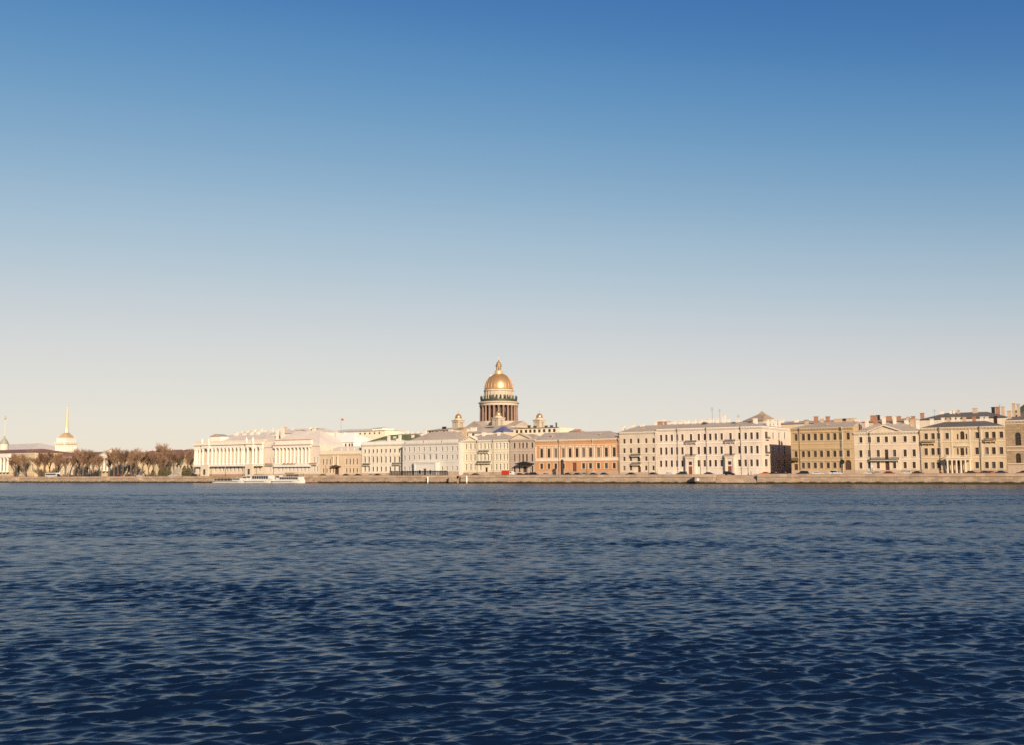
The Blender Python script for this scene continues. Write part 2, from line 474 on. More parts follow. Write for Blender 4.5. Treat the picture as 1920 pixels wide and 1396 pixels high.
def wall_face(mb, org, ud, nd, W, z0, z1, ops, reveal=.38, mw=0, mr=1):
    """a wall plane with real openings; ud along it, nd into the building; ops = (u0, u1, z0, z1, arched)"""
    org, ud, nd = Vector(org), Vector(ud), Vector(nd)
    P = lambda u, z, y=0.0: tuple(org + ud * u + nd * y + Vector((0, 0, z)))
    us = sorted({0.0, W} | {round(v, 3) for o in ops for v in o[:2] if 0 < v < W})
    zs = sorted({z0, z1} | {round(v, 3) for o in ops for v in o[2:4] if z0 < v < z1})
    for i in range(len(us) - 1):
        for j in range(len(zs) - 1):
            uc, zc = (us[i] + us[i + 1]) / 2, (zs[j] + zs[j + 1]) / 2
            if any(o[0] < uc < o[1] and o[2] < zc < o[3] for o in ops): continue
            mb.face([P(us[i], zs[j]), P(us[i + 1], zs[j]), P(us[i + 1], zs[j + 1]), P(us[i], zs[j + 1])], mw)
    for o in ops:
        u0, u1, a, b = o[:4]; arch = len(o) > 4 and o[4]
        r = (u1 - u0) / 2; top = b - r if arch else b
        mb.face([P(u0, a), P(u0, top), P(u0, top, reveal), P(u0, a, reveal)], mr)
        mb.face([P(u1, a), P(u1, a, reveal), P(u1, top, reveal), P(u1, top)], mr)
        mb.face([P(u0, a), P(u0, a, reveal), P(u1, a, reveal), P(u1, a)], mr)
        if not arch: mb.face([P(u0, b), P(u1, b), P(u1, b, reveal), P(u0, b, reveal)], mr)
        else:
            n = 8; arc = [(u0 + r - r * math.cos(math.pi * k / n), top + r * math.sin(math.pi * k / n)) for k in range(n + 1)]
            for k in range(n):
                c = (u0, b) if k < n // 2 else (u1, b)
                mb.face([P(*c), P(*arc[k]), P(*arc[k + 1])], mw)
                mb.face([P(*arc[k]), P(*arc[k], reveal), P(*arc[k + 1], reveal), P(*arc[k + 1])], mr)

DEFMIX = (.55, .33, .05, .07)
class Bld: pass
def building(label, px0, px1, eave, ridge=None, d0=24.0, depth=15.0, wall=TRIM_CREAM, trim=None, roof=ROOF_GREY, hip=(1, 1), rows=(), cols=(), ww=1.35,
             style='sill', frm=FRAME_BROWN, mix=DEFMIX, skip=(), holes=(), cornice=True, courses=(), plinth=None, plinth_mat=None, ref=None, name='town_house',
             cat='building', group=None, right_ops=None, styles=None, ridge_d=None, base=None):
    b = Bld(); ref = ref or (px0 + px1) / 2
    b.d0, b.depth = d0, depth
    s0 = F(px0, 850, d0)[0]; s1 = F(px1, 850, d0)[0] - .05
    b.s0, b.s1, b.W = s0, s1, s1 - s0
    g = GROUND if base is None else base
    b.g = g
    b.u = lambda px, py=850, d=None: F(px, py, d0 if d is None else d)[0] - s0
    b.z = lambda py, px=None, d=None: F(ref if px is None else px, py, d0 if d is None else d)[1] - g
    b.H = b.z(eave)
    b.root = thing(name, label, cat, Q(s0, d0, g), -TH, group)
    trim = trim or TRIM_CREAM; b.trim, b.frm = trim, frm
    ops = []; wins = []
    for ri, (ra, rb) in enumerate(rows):
        z1, z0 = b.z(ra), b.z(rb)
        for c in cols:
            c, w = (c if isinstance(c, tuple) else (c, ww))
            if (ri, round(c)) in skip: continue
            u = b.u(c, (ra + rb) / 2)
            if u - w / 2 < .15 or u + w / 2 > b.W - .15: continue
            ops.append((round(u - w / 2, 3), round(u + w / 2, 3), round(z0, 3), round(z1, 3)))
            wins.append((u, z0, w, z1 - z0, styles[ri] if styles else style))
    for h in holes:                               # (pxcentre, width m, top py, bottom py or None, arched, kind)
        u = b.u(h[0], h[2]); z1 = b.z(h[2]); z0 = .05 if h[3] is None else b.z(h[3])
        ops.append((round(u - h[1] / 2, 3), round(u + h[1] / 2, 3), round(z0, 3), round(z1, 3), h[4]))
        if h[5] == 'door':
            d = MB().box(-h[1] / 2, h[1] / 2, .3, .38, 0, z1 - z0)
            for k in (-1, 1): d.box(k * h[1] / 4 - h[1] * .17, k * h[1] / 4 + h[1] * .17, .27, .302, .3, (z1 - z0) * .45).box(k * h[1] / 4 - h[1] * .17, k * h[1] / 4 + h[1] * .17, .27, .302, (z1 - z0) * .52, (z1 - z0) * .8)
            dr = d.build('door', h[6] if len(h) > 6 else DARKWOOD, b.root, (u, 0, z0))
            MB().box(.06, .12, .2, .27, 1.0, 1.35).build('handle', GOLD_PALE, dr)
        else:
            add_window(b.root, u, z0, h[1], z1 - z0, 'bare', trim, frm, (1, 0, 0, 0))
    mb = MB()
    wall_face(mb, (0, 0, 0), (1, 0, 0), (0, 1, 0), b.W, -.5, b.H, ops)
    rops = []
    if right_ops:
        for (dd, w, z0, z1, st) in right_ops:
            rops.append((round(dd - w / 2, 3), round(dd + w / 2, 3), round(z0, 3), round(z1, 3)))
            add_window(b.root, dd, z0, w, z1 - z0, st, TRIM_WHITE, frm, DEFMIX, rz=math.pi / 2, x_is_y=b.W)
    nm = 1
    wmats = [wall, trim]
    wall_face(mb, (b.W, 0, 0), (0, 1, 0), (-1, 0, 0), depth, -.5, b.H, rops)
    mb.face([(0, 0, -.5), (0, 0, b.H), (0, depth, b.H), (0, depth, -.5)]); mb.face([(0, depth, -.5), (0, depth, b.H), (b.W, depth, b.H), (b.W, depth, -.5)])
    b.wall = mb.build('wall', wmats, b.root)
    for w in wins: add_window(b.root, w[0], w[1], w[2], w[3], w[4], trim, frm, mix)
    if cornice:
        c = MB().box(0, b.W, -.3, -.002, b.H - .85, b.H - .402).box(0, b.W, -.6, -.002, b.H - .4, b.H + .02)
        if right_ops: c.box(b.W + .002, b.W + .3, -.3, depth, b.H - .85, b.H - .402).box(b.W + .002, b.W + .6, -.6, depth, b.H - .4, b.H + .02)
        n = int(b.W / 1.2)
        for k in range(n): c.box((k + .35) * b.W / n, (k + .65) * b.W / n, -.5, -.302, b.H - .62, b.H - .402)
        c.build('cornice', trim, b.root)
    for py in courses:
        z = b.z(py); MB().box(0, b.W, -.14, -.003, z - .16, z + .16).build('string_course', trim, b.root)
    if plinth:
        MB().box(-.02, b.W, -.16, -.003, -.4, b.z(plinth)).build('plinth', plinth_mat or GRANITE_P, b.root)
    if ridge is not None:
        hd = ridge_d or depth / 2
        zr = max(b.z(ridge, d=d0 + hd), b.H + .6)
        o = .35; e = b.H + .03
        rl = min(hd, b.W * .35) if hip[0] else -o
        rr = b.W - min(hd, b.W * .35) if hip[1] else b.W + o
        if not hip[0]: rl = 0
        if not hip[1]: rr = b.W
        xl, xr = (-.0, b.W + .0)
        yb = depth + .2
        A, B_, C, D_ = (xl, -.62, e), (xr, -.62, e), (xr, yb, e), (xl, yb, e)
        E1, E2 = (rl, hd, zr), (rr, hd, zr)
        m = MB().face([A, B_, E2, E1]).face([C, D_, E1, E2]).face([B_, C, E2]).face([D_, A, E1]).face([A, D_, C, B_])
        b.roof = m.build('roof', roof, b.root)
        b.ridge = zr
    return b
def chimney(b, px, top, wpx=7, mat=CHIM_W, dd=None, cap=True, pots=0):
    dd = b.depth * .45 if dd is None else dd
    s, z = F(px, top, b.d0 + dd); u = s - b.s0; z -= b.g
    w = wpx * (Q(s, b.d0 + dd).y) / FPX * .92
    m = MB().box(u - w / 2, u + w / 2, dd - .55, dd + .55, b.H - 1, z)
    if cap: m.box(u - w / 2 - .12, u + w / 2 + .12, dd - .67, dd + .67, z + .002, z + .25)
    for k in range(pots): m.lathe([(.22, z + .25), (.2, z + .9)], 8, u - w / 2 + (k + .5) * w / pots, dd)
    m.build('chimney', mat, b.roof)
def dormer(b, px, py, w=1.6, h=1.3, dd=3.0, mat=None):
    s, z = F(px, py, b.d0 + dd); u = s - b.s0; z -= b.g
    m = MB().box(u - w / 2, u + w / 2, dd, dd + 4, z - h, z).prism([(u - w / 2 - .2, z + .002), (u + w / 2 + .2, z + .002), (u, z + .6)], dd - .2, dd + 4)
    m.box(u - w / 2 + .25, u + w / 2 - .25, dd - .04, dd - .002, z - h + .2, z - .2, 1)
    m.build('dormer', [mat or ROOF_GREY, PANES[0]], b.roof)
def mast(b, px, top, dd=5.0, r=.06, bars=2):
    s, z = F(px, top, b.d0 + dd); u = s - b.s0; z -= b.g
    m = MB().tube((u, dd, b.H), (u, dd, z), r, r * .7)
    for k in range(bars): m.tube((u - .8, dd, z - .3 - k * .6), (u + .8, dd, z - .3 - k * .6), .035, .035)
    m.build('antenna', IRON, b.roof)
def pipe(b, px, mat=PIPE, top=None):
    u = b.u(px, 840)
    m = MB().tube((u, -.2, .2), (u, -.2, b.H - 1.5), .11, .11, 6).tube((u, -.2, b.H - 1.5), (u, -.55, b.H - .5), .11, .11, 6).frus(u, -.62, b.H - .55, b.H - .05, .14, .12, .26, .2)
    m.build('downpipe', mat, b.root)
def balcony(b, pa, pb, py_floor, proj=1.2, mat=None, rail=IRON, dense=True, side=None):
    z = b.z(py_floor); u0, u1 = b.u(pa, py_floor), b.u(pb, py_floor)
    m = MB().box(u0, u1, -proj, -.003, z - .22, z)
    n = max(2, int((u1 - u0) / 1.8) + 1)
    for k in range(n):
        x = u0 + .25 + (u1 - u0 - .5) * k / (n - 1); m.prism([(x - .12, z - .222), (x + .12, z - .222), (x + .1, z - .8), (x - .1, z - .8)], -.5, -.003)
    sl = m.build('balcony', mat or b.trim, b.root)
    r = MB()
    r.box(u0, u1, -proj + .03, -proj + .09, z + .95, z + 1.03); r.box(u0, u1, -proj + .035, -proj + .085, z + .08, z + .14)
    st = .22 if dense else .4
    k = u0
    while k < u1: r.box(k, k + .11, -proj + .03, -proj + .09, z + .14, z + .95); k += st
    for x in (u0, u1 - .06):
        r.box(x, x + .06, -proj + .09, -.01, z + .95, z + 1.03)
        for y in (.3, .6, .9): r.box(x, x + .05, -proj * y, -proj * y + .05, z + .002, z + .95)
    r.build('railing', rail, sl)
def column(b, u, y, z0, z1, r, mat, n=12, base=True, parent=None):
    h = z1 - z0
    p = [(r * 1.3, z0), (r * 1.3, z0 + r * .5), (r * 1.02, z0 + r * .9), (r, z0 + h * .33), (r * .85, z1 - r * 1.8), (r * .95, z1 - r * 1.6), (r * 1.35, z1 - r * .5), (r * 1.35, z1)]
    return MB().lathe(p, n, u, y).build('column', mat, parent or b.root, smooth=False)
def pediment(b, pa, pb, apex_py, base_py, mat=None, proud=.5):
    u0, u1 = b.u(pa, base_py), b.u(pb, base_py); z0 = b.z(base_py); z1 = b.z(apex_py); um = (u0 + u1) / 2
    m = MB().prism([(u0, z0), (u1, z0), (um, z1)], -proud + .25, 3)
    p = m.build('pediment', mat or b.wall.data.materials[0], b.root)
    t = .3
    r = MB().prism([(u0 - .5, z0 + .003), (um, z1 + .003), (um, z1 + t + .1), (u0 - .6, z0 + t)], -proud - .35, 3.1).prism([(um, z1 + .003), (u1 + .5, z0 + .003), (u1 + .6, z0 + t), (um, z1 + t + .1)], -proud - .35, 3.1)
    r.box(u0 - .5, u1 + .5, -proud - .2, -.61, z0 - .35, z0 - .003)
    r.build('raking_cornice', b.trim, p)
def porch(b, pa, pb, py_top, proj=2.4, ncol=4, solid=False, mat=None, rail=True, door=REDWOOD, colr=.28, bal='stone'):
    u0, u1 = b.u(pa, py_top), b.u(pb, py_top); z = b.z(py_top); mat = mat or b.trim
    m = MB().box(u0, u1, -proj, -.004, z - .7, z).box(u0 - .15, u1 + .15, -proj - .18, -.004, z + .002, z + .2)
    if solid:
        m.box(u0 + .05, u0 + .75, -proj + .05, -.005, .252, z - .702); m.box(u1 - .75, u1 - .05, -proj + .05, -.005, .252, z - .702)
        m.box(u0 + .75, u1 - .75, -proj + .3, -.005, .252, z - .702)
    po = m.build('porch', mat, b.root)
    MB().box(u0 - .1, u1 + .1, -proj - .1, -.17, -.4, .248).build('porch_step', GRANITE_P, po)
    if not solid:
        for k in range(ncol):
            x = u0 + .4 + (u1 - u0 - .8) * k / (ncol - 1)
            column(b, x, -proj + .4, .25, z - .7, colr, mat, 10, parent=po)
    if rail:
        r = MB().box(u0, u1, -proj - .02, -proj + .14, z + .95, z + 1.1)
        for x in (u0, u1 - .14): r.box(x, x + .14, -proj + .141, -.01, z + .95, z + 1.1)
        k = u0
        while k < u1 - .1: r.box(k, k + .16, -proj, -proj + .12, z + .202, z + .95); k += .42
        r.build('balustrade', mat if bal == 'stone' else IRON, po)
    if solid and door:
        um = (u0 + u1) / 2
        MB().box(um - .8, um + .8, -proj + .22, -proj + .29, .26, 3.9).build('door', door, po)
        if u1 - u0 < 6: MB().box(um - .7, um + .7, -proj + .22, -proj + .29, 4.5, 6.0).build('pane', PANES[0], po)
        for x in ((u0 + (u1 - u0) * .25, u0 + (u1 - u0) * .75) if u1 - u0 > 6 else ()):
            MB().box(x - .5, x + .5, -proj + .22, -proj + .29, 1.2, 3.1).build('pane', PANES[0], po)
    return po

# ------------------------------------------------------------------ the row of houses along the quay, from the right
FD = 24.0
def quay_row():
    # rusticated house with arched windows at the frame's edge
    rust = mottled('rusticated stone', (.44, .31, .19), .2, .5, .9, True, 0, (1.5, .6, .05))
    c = zx(1680, [1768, 1940, 2112]); c = [1908, 1930, 1952, 1974]
    b = building('brown rusticated stone house with tall arched windows', 1887.5, 1990, 786.5, 768, depth=22, wall=rust, trim=TRIM_TAN, roof=ROOF_DARK, ref=1906, plinth=871,
                 holes=[(p, 2.0, 809.5, 834, True, 'w') for p in c] + [(p + .8, 1.75, 848.5, 867, True, 'w') for p in c] + [(p + 1.5, 1.4, 878.5, 884, False, 'w') for p in c],
                 courses=(793, 836, 843, 868), hip=(1, 1))
    for px, t in ((1900, 756), (1909, 757)): chimney(b, px, t, 5.5, CHIM_T, 4)
    chimney(b, 1892, 770, 7, CHIM_T, 1.5)
    b.arched = b
    # tan house with the central porch
    tan2 = stucco((.60, .45, .285))
    cols = zx(1680, [437, 537, 622, 742, 1180, 1322, 1422, 1532])
    b = building('tan three storey house with white central porch and triple windows', 1728, 1887.5, 799, 789, depth=15, wall=tan2, trim=TRIM_TAN, roof=ROOF_DARK, ref=1807, plinth=880,
                 rows=[(809.5, 821), (838, 851), (865, 877)], cols=cols, ww=1.3, style='sill', mix=(.72, .2, .03, .05),
                 holes=[(1803.8, 1.5, 807, 822.5, True, 'w'), (1795.2, .6, 812, 822.5, False, 'w'), (1811.8, .6, 812, 822.5, False, 'w'),
                        (1803.8, 1.35, 838.5, 855, False, 'w'), (1795.5, .6, 838.5, 851, False, 'w'), (1811.8, .6, 838.5, 851, False, 'w'),
                        (1798, 1.6, 861, None, True, 'door')],
                 courses=(826.5, 856.5), hip=(1, 1))
    porch(b, 1776, 1822, 858, 3.0, 6, colr=.36, mat=stucco((.66, .55, .42), .1))
    pediment_small = b
    u0, u1, z = b.u(1790, 833), b.u(1818, 833), b.z(834.5)
    MB().box(u0, u1, -.5, -.004, z - .3, z).prism([(u0, z + .002), (u1, z + .002), ((u0 + u1) / 2, z + 1.0)], -.5, -.004).build('pediment', TRIM_TAN, b.root)
    balcony(b, 1729, 1753, 828.5, 1.1); balcony(b, 1847, 1868, 826.5, 1.1)
    for p in (1762, 1838): pipe(b, p)
    for p in (1786, 1820, 1766, 1842):
        u = b.u(p); MB().box(u - .3, u + .3, -.12, -.004, b.z(856), b.H - .86).build('pilaster', TRIM_TAN, b.root)
    for px, t, m in ((1768, 783, CHIM_W), (1778, 783, CHIM_T), (1787, 782, CHIM_W), (1797, 782, CHIM_W), (1808, 782, CHIM_T), (1826, 781, BRICK), (1841, 781, CHIM_W), (1850, 781, CHIM_W), (1866, 780, BRICK), (1747, 785, CHIM_W)): chimney(b, px, t, 6, m, 10)
    # pale tan house with pediment
    c3 = stucco((.66, .515, .375))
    cols = [1614, 1630, 1646.6, 1661.8, 1677.3, 1697, 1714]
    b = building('pale tan house with a low triangular pediment and long balcony', 1602, 1728, 808.5, 791, depth=16, wall=c3, trim=TRIM_CREAM, roof=ROOF_GREY, ref=1661, plinth=880,
                 rows=[(817, 828), (842, 855), (865, 877)], cols=cols, ww=1.25, skip={(1, 1662), (2, 1662)}, mix=(.7, .22, .02, .06),
                 holes=[(1661.8, 1.35, 841.5, 859.5, False, 'w'), (1663.5, 1.6, 864, None, False, 'door')], courses=(832.5, 860.5))
    pediment(b, 1629, 1687, 797, 808.2)
    balcony(b, 1633, 1686, 861.5, 1.3)
    for p in (1631.5, 1726): pipe(b, p)
    for px, t, m, w in ((1625, 786, CHIM_W, 6), (1657, 781, CHIM_W, 6.5), (1677, 781, CHIM_W, 6), (1641, 780, BRICK, 7), (1700, 787, CHIM_W, 8), (1711, 786, CHIM_T, 9), (1720, 787, CHIM_W, 6)): chimney(b, px, t, w, m, 7)
    dormer(b, 1623, 803, 1.2, .9, 2); dormer(b, 1711, 800.5, 1.4, 1, 2.5)
    # darker tan house
    c4 = stucco((.50, .35, .195))
    cols = zx(1460, [252, 358, 438, 532, 622, 720, 816, 902, 1010])
    b = building('ochre tan three storey house on the street corner', 1483.5, 1602, 800.5, 791, depth=44, ridge_d=9, wall=c4, trim=stucco((.52, .38, .23), .1), roof=ROOF_GREY, ref=1540, plinth=880, rows=[(811.5, 824), (844, 855.5), (866, 876.5)],
                 cols=cols, ww=1.3, style='hood', skip={(2, 1590), (2, 1492)}, mix=(.75, .18, .02, .05), holes=[(1590, 2.4, 861.5, None, True, 'door'), (1492.5, 1.5, 868, None, False, 'door')],
                 courses=(825.5, 830.5, 839, 857.5), hip=(1, 0))
    balcony(b, 1484.3, 1497, 861.5, 1.5, mat=DARKWOOD)
    pipe(b, 1499.5); pipe(b, 1577); pipe(b, 1580, PIPE_L)
    for px, t, m, w in ((1530, 780.5, BRICK, 7.5), (1552, 780.5, BRICK, 7.5), (1541, 785, CHIM_T, 6), (1572, 785, CHIM_T, 14), (1592, 784, CHIM_T, 10), (1607, 785, CHIM_W, 8), (1512, 788, CHIM_T, 7)): chimney(b, px, t, w, m, 10)
    dormer(b, 1551, 795.5, 1.2, .8, 3)
    # cream corner house, its side street wall in the sun
    c5 = stucco((.69, .56, .45))
    cols = [1239.4, 1249.2, 1259.5, 1269.6, 1279.4, 1295.4, 1310, 1321.3, 1331.6, 1341.9, 1352.9, 1369.6, 1386.4, 1398, 1409, 1420]
    sR = F(1429.5, 850, FD)[0] - .05
    rops = []
    for px, w, st in ((1437, 4.2, 'sill'), (1449.5, 2.2, 'sill'), (1460.5, 2.2, 'sill'), (1471, 2.2, 'sill')):
        for a, c in ((808, 821.5), (833.5, 849.5), (859.5, 873)):
            dd, z1 = Fs(px, a, sR); _, z0 = Fs(px, c, sR)
            if px > 1440: z1 -= .35; z0 -= 0
            rops.append((dd - FD, w, z0 - GROUND, z1 - GROUND, st))
    b = building('cream corner house with two porches and a sunlit white side wall', 1232, 1429.5, 800.5, 791.5, depth=44, ridge_d=9, wall=c5, trim=stucco((.80, .72, .62), .08), roof=ROOF_GREY, ref=1331, plinth=879,
                 plinth_mat=stucco((.70, .6, .5)), rows=[(811.5, 824), (836, 850), (861, 873.5)], cols=cols, ww=1.25, mix=(.45, .48, .02, .05),
                 skip={(2, 1295), (2, 1370), (1, 1295), (1, 1370)}, holes=[(p, 1.35, 835.5, 852.5, False, 'w') for p in (1295.4, 1369.6)],
                 courses=(829, 853, 876), right_ops=rops, hip=(0, 1))
    for p0, p1 in ((1287, 1306), (1361, 1379)):
        porch(b, p0, p1, 854.8, 1.5, 2, True, mat=c5, bal='iron'); 
        balcony(b, p0 - 1, p1, 828, 1.0)
    for dd, z in ((rops[0][0], rops[0][2]), (rops[1][0], rops[1][2])):     # balconies on the side wall
        sl = MB().box(b.W + .005, b.W + 1.1, dd - 2, dd + 2, z - .3, z - .05).build('balcony', b.trim, b.root)
        r = MB().box(b.W + 1.0, b.W + 1.06, dd - 2, dd + 2, z + .8, z + .88)
        k = dd - 2
        while k < dd + 2: r.box(b.W + 1.0, b.W + 1.05, k, k + .06, z - .048, z + .8); k += .3
        r.build('railing', IRON, sl)
    for p in (1270.5, 1325, 1389.5): pipe(b, p, PIPE)
    for px, t, w in ((1254, 791, 6), (1266, 790, 6), (1276, 789, 7), (1287, 787.5, 8), (1301, 787, 9), (1314, 786, 7), (1327, 785, 7), (1346, 784.5, 7), (1357, 777, 6.5), (1382.5, 785, 7), (1416, 784, 8)): chimney(b, px, t, w, CHIM_W, 9)
    for px, t, w, dd in ((1440, 786.5, 4, 17), (1447, 786.5, 4, 23), (1454, 787, 5, 28), (1461, 787, 4, 33)): chimney(b, px, t, w, CHIM_W, dd)
    for px in (1375, 1405, 1320): dormer(b, px, 792, 2.2, 1.3, 6, ROOF_DARK)
    mast(b, 1335, 762, 9, .07, 3); mast(b, 1349, 766, 9); mast(b, 1384, 776, 9)
    # narrow four storey house
    c6 = stucco((.62, .50, .38))
    cols = zx(1080, [702, 797, 905, 1020, 1126])
    b = building('narrow beige four storey house with two small balconies', 1160.5, 1232, 808.5, 797, depth=15, wall=c6, trim=TRIM_CREAM, roof=ROOF_GREY, ref=1196, rows=[(821, 829.8), (838.7, 847.7), (854.8, 862.8), (872, 880.5)],
                 cols=cols, ww=1.15, style='bare', skip={(1, 1197), (2, 1197), (3, 1197)}, holes=[(1197.5, 1.5, 838, 850, False, 'w'), (1197.5, 1.5, 855.5, 867, False, 'w'), (1198.5, 1.5, 872, None, False, 'door')],
                 courses=(831.5, 849.5, 864.5), plinth=884, hip=(1, 0))
    balcony(b, 1185, 1201.5, 853.5, 1.3); balcony(b, 1186, 1202, 870, 1.3)
    pipe(b, 1229.5, PIPE_L); pipe(b, 1161.6)
    for px, t, w in ((1168, 798, 7), (1186, 794, 7), (1204, 795.5, 9), (1175, 802, 5)): chimney(b, px, t, w, CHIM_W, 7)
    dormer(b, 1206, 803, 1.2, .8, 3)
    # orange mansion
    c7 = stucco((.56, .28, .13), .16)
    cols = [1015.4, 1029, 1041.8, 1056, 1068.7, 1081.6, 1094, 1107, 1122, 1136.7, 1151.5]
    b = building('orange mansion with tall white framed windows under small pediments', 1004, 1160.5, 822.5, 808.5, depth=18, wall=c7, trim=stucco((.74, .60, .44), .1), roof=ROOF_GREY, ref=1082, plinth=882.5,
                 rows=[(839, 855.8), (867, 877.5)], cols=cols, ww=1.75, styles=['ped', 'sill'], skip={(1, 1069), (1, 1082)}, frm=FRAME_BROWN, mix=(.6, .2, .1, .1),
                 holes=[(1076.7, 2.3, 866, None, False, 'door', REDWOOD)], courses=(833,), hip=(0, 1))
    z = b.z(860); MB().box(0, b.W, -.16, -.004, z - .75, z + .75).build('belt_course', b.trim, b.root)
    for p in (1004.8, 1022, 1035.5, 1048.5, 1062.5, 1075, 1088, 1100.5, 1114.5, 1129.5, 1144):
        u = b.u(p); MB().box(u - .35, u + .35, -.12, -.004, b.z(858), b.z(835)).build('pilaster', b.trim, b.root)
    pipe(b, 1048); pipe(b, 1111.5, PIPE_L); pipe(b, 1159.5)
    chimney(b, 1085, 804.5, 8, BRICK, 9); dormer(b, 1033, 815.5, 1.2, .8, 3); dormer(b, 1124, 813, 1.2, .8, 4)
    # greyish house with gable and glass canopy
    c8 = stucco((.47, .36, .28))
    cols = [964.7, 974, 980.6, 987.7, 998]
    b = building('grey brown house with a shallow gable and iron canopy over the door', 955.5, 1004, 822.5, 813, depth=15, wall=c8, trim=stucco((.56, .45, .36), .1), roof=ROOF_GREY, ref=980, rows=[(828.5, 838.8), (850, 864), (872, 884)],
                 cols=cols, ww=1.2, mix=(.5, .42, .05, .03), skip={(2, 981), (2, 988)}, holes=[(984, 2.2, 873, None, True, 'door')], courses=(843.5, 866), plinth=884.5)
    pediment(b, 957, 994, 811.8, 821.6, TRIM_TAN)
    u0, u1 = b.u(972), b.u(1002); z = b.z(869)
    cn = MB().box(u0, u1, -3.4, -.005, z, z + .25).prism([(u0, z + .252), (u1, z + .252), ((u0 + u1) / 2, z + 1.3)], -3.4, -.005).build('canopy', IRON, b.root)
    for x in (u0 + .3, u1 - .3): MB().tube((x, -3.2, 0), (x, -3.2, z), .09, .09, 6).build('post', IRON, cn)
    pipe(b, 956.5)
    # pale yellow house in three bays
    c9 = stucco((.69, .58, .43))
    cols = [874.4, 882.6, 890.3, 901.3, 909, 915.5, 920.8, 931, 938, 945, 951]
    b = building('pale yellow house in three bays with two iron balconies', 864, 955.5, 824, 813.5, depth=15, wall=c9, trim=stucco((.76, .69, .53), .08), roof=ROOF_GREY, ref=910, rows=[(830, 840.6), (850, 862), (868.5, 880)],
                 cols=cols, ww=1.15, mix=(.2, .3, .45, .05), skip={(2, 909), (2, 916)}, holes=[(912, 1.4, 875, None, False, 'door', IRON)], courses=(826.5, 845.5, 865.5), plinth=883.5, frm=FRAME_WHITE)
    balcony(b, 899, 917, 846.8, 1.0); balcony(b, 896.5, 921, 867, 1.3)
    pipe(b, 895); pipe(b, 925)
    for px, t, w in ((907, 810, 7), (881, 812, 6), (935, 810, 6)): chimney(b, px, t, w, CHIM_W, 6)
    pediment(b, 871, 893, 816, 823.4)
    # light grey house standing forward
    c10 = stucco((.58, .53, .475), .1)
    cols = zx(660, [767, 833, 903, 975, 1048, 1135, 1222, 1313, 1380, 1460, 1527])
    d10 = FD - 3.4
    b = building('pale grey three storey house with a solid porch standing forward of its neighbours', 755, 861, 829.5, 808.5, d0=d10, depth=22, wall=c10, trim=stucco((.63, .58, .51), .1), roof=ROOF_GREY, ref=806, rows=[(836.7, 844.8), (852, 860.5), (873.5, 880.5)],
                 cols=cols, ww=1.2, mix=(.25, .2, .3, .25), frm=FRAME_WHITE, skip={(1, 795), (1, 806), (1, 818), (2, 795), (2, 806), (2, 818)},
                 holes=[(p, 1.35, 850, 860.5, True, 'w') for p in (795.2, 806.4, 817.6)], courses=(848, 865), plinth=883)
    porch(b, 783, 824, 865.5, 3.2, 2, True, mat=stucco((.64, .60, .54), .1))
    ut = MB()
    for pa, pb in ((761, 792), (795, 826), (829, 858)): ut.box(b.u(pa), b.u(pb), -.3, .3, b.H + .03, b.H + 1.6)
    ut.build('attic_parapet', b.trim, b.root)
    for px, t, w in ((797, 805, 7), (845, 805, 9), (870, 804, 12)): chimney(b, px, t, w, CHIM_W if px < 860 else CHIM_T, 14)
    # cream house with nine window axes
    c11 = stucco((.74, .64, .50))
    cols = zx(660, [190, 248, 309, 366, 428, 493, 557, 622, 687])
    b = building('cream house with nine window axes left of the pale grey house', 677.5, 757, 831.5, 824, depth=14, wall=c11, trim=TRIM_WHITE, roof=ROOF_PALE, ref=715, rows=[(840.6, 847.5), (855.2, 866), (873.5, 882.5)],
                 cols=cols, ww=1.15, mix=(.3, .6, .08, .02), styles=['sill', 'hood', 'sill'], courses=(850.5, 869.5), plinth=885.5)
    balcony(b, 682.5, 695, 870.5, 1.2); balcony(b, 738, 752, 870, 1.2)
    MB().box(.1, b.W - .1, -.2, .3, b.H + .03, b.H + 1.5).build('attic_parapet', b.trim, b.root)
    for px, t, w in ((729, 818, 5), (746, 822, 6), (750, 815, 4)): chimney(b, px, t, w, CHIM_W, 5)
    pipe(b, 678.5)
    # tan house with the arched gate
    c12 = stucco((.64, .48, .33))
    cols = zx(440, [1290, 1340, 1388, 1438, 1628, 1678, 1728, 1780, 1828])
    b = building('peach house with a bronze canopy over its arched gate', 600.5, 677.5, 849, 836, depth=14, wall=c12, trim=stucco((.72, .58, .42), .1), roof=ROOF_PALE, ref=640, rows=[(859, 869.5), (876.5, 885)], cols=cols, ww=1.1,
                 mix=(.4, .55, .03, .02), holes=[(631.5, 3.2, 875, None, True, 'door', DARKWOOD)], courses=(852, 872.5), plinth=888)
    u0, u1, z = b.u(623), b.u(640), b.z(874)
    MB().box(u0, u1, -1.8, -.005, z, z + .5).lathe([(1.2, z + .5), (.9, z + 1.0), (.1, z + 1.3)], 10, (u0 + u1) / 2, -.9).build('canopy', DARKWOOD, b.root)
    for p in (627.5, 636): column(b, b.u(p), -1.1, b.z(871), b.z(853), .45, b.trim, 10)
    ap = MB().box(0, b.W, -.2, .25, b.H + .03, b.H + 1.5); ap.build('attic_parapet', b.trim, b.root)
    for p in (612, 622, 640, 652, 664): MB().lathe([(.35, b.H + 1.5), (.5, b.H + 2.2), (.2, b.H + 2.8), (.05, b.H + 3.2)], 8, b.u(p), .05).build('urn', b.trim, b.root)
    # white mansion with ten half columns
    c13 = stucco((.68, .57, .46), .14)
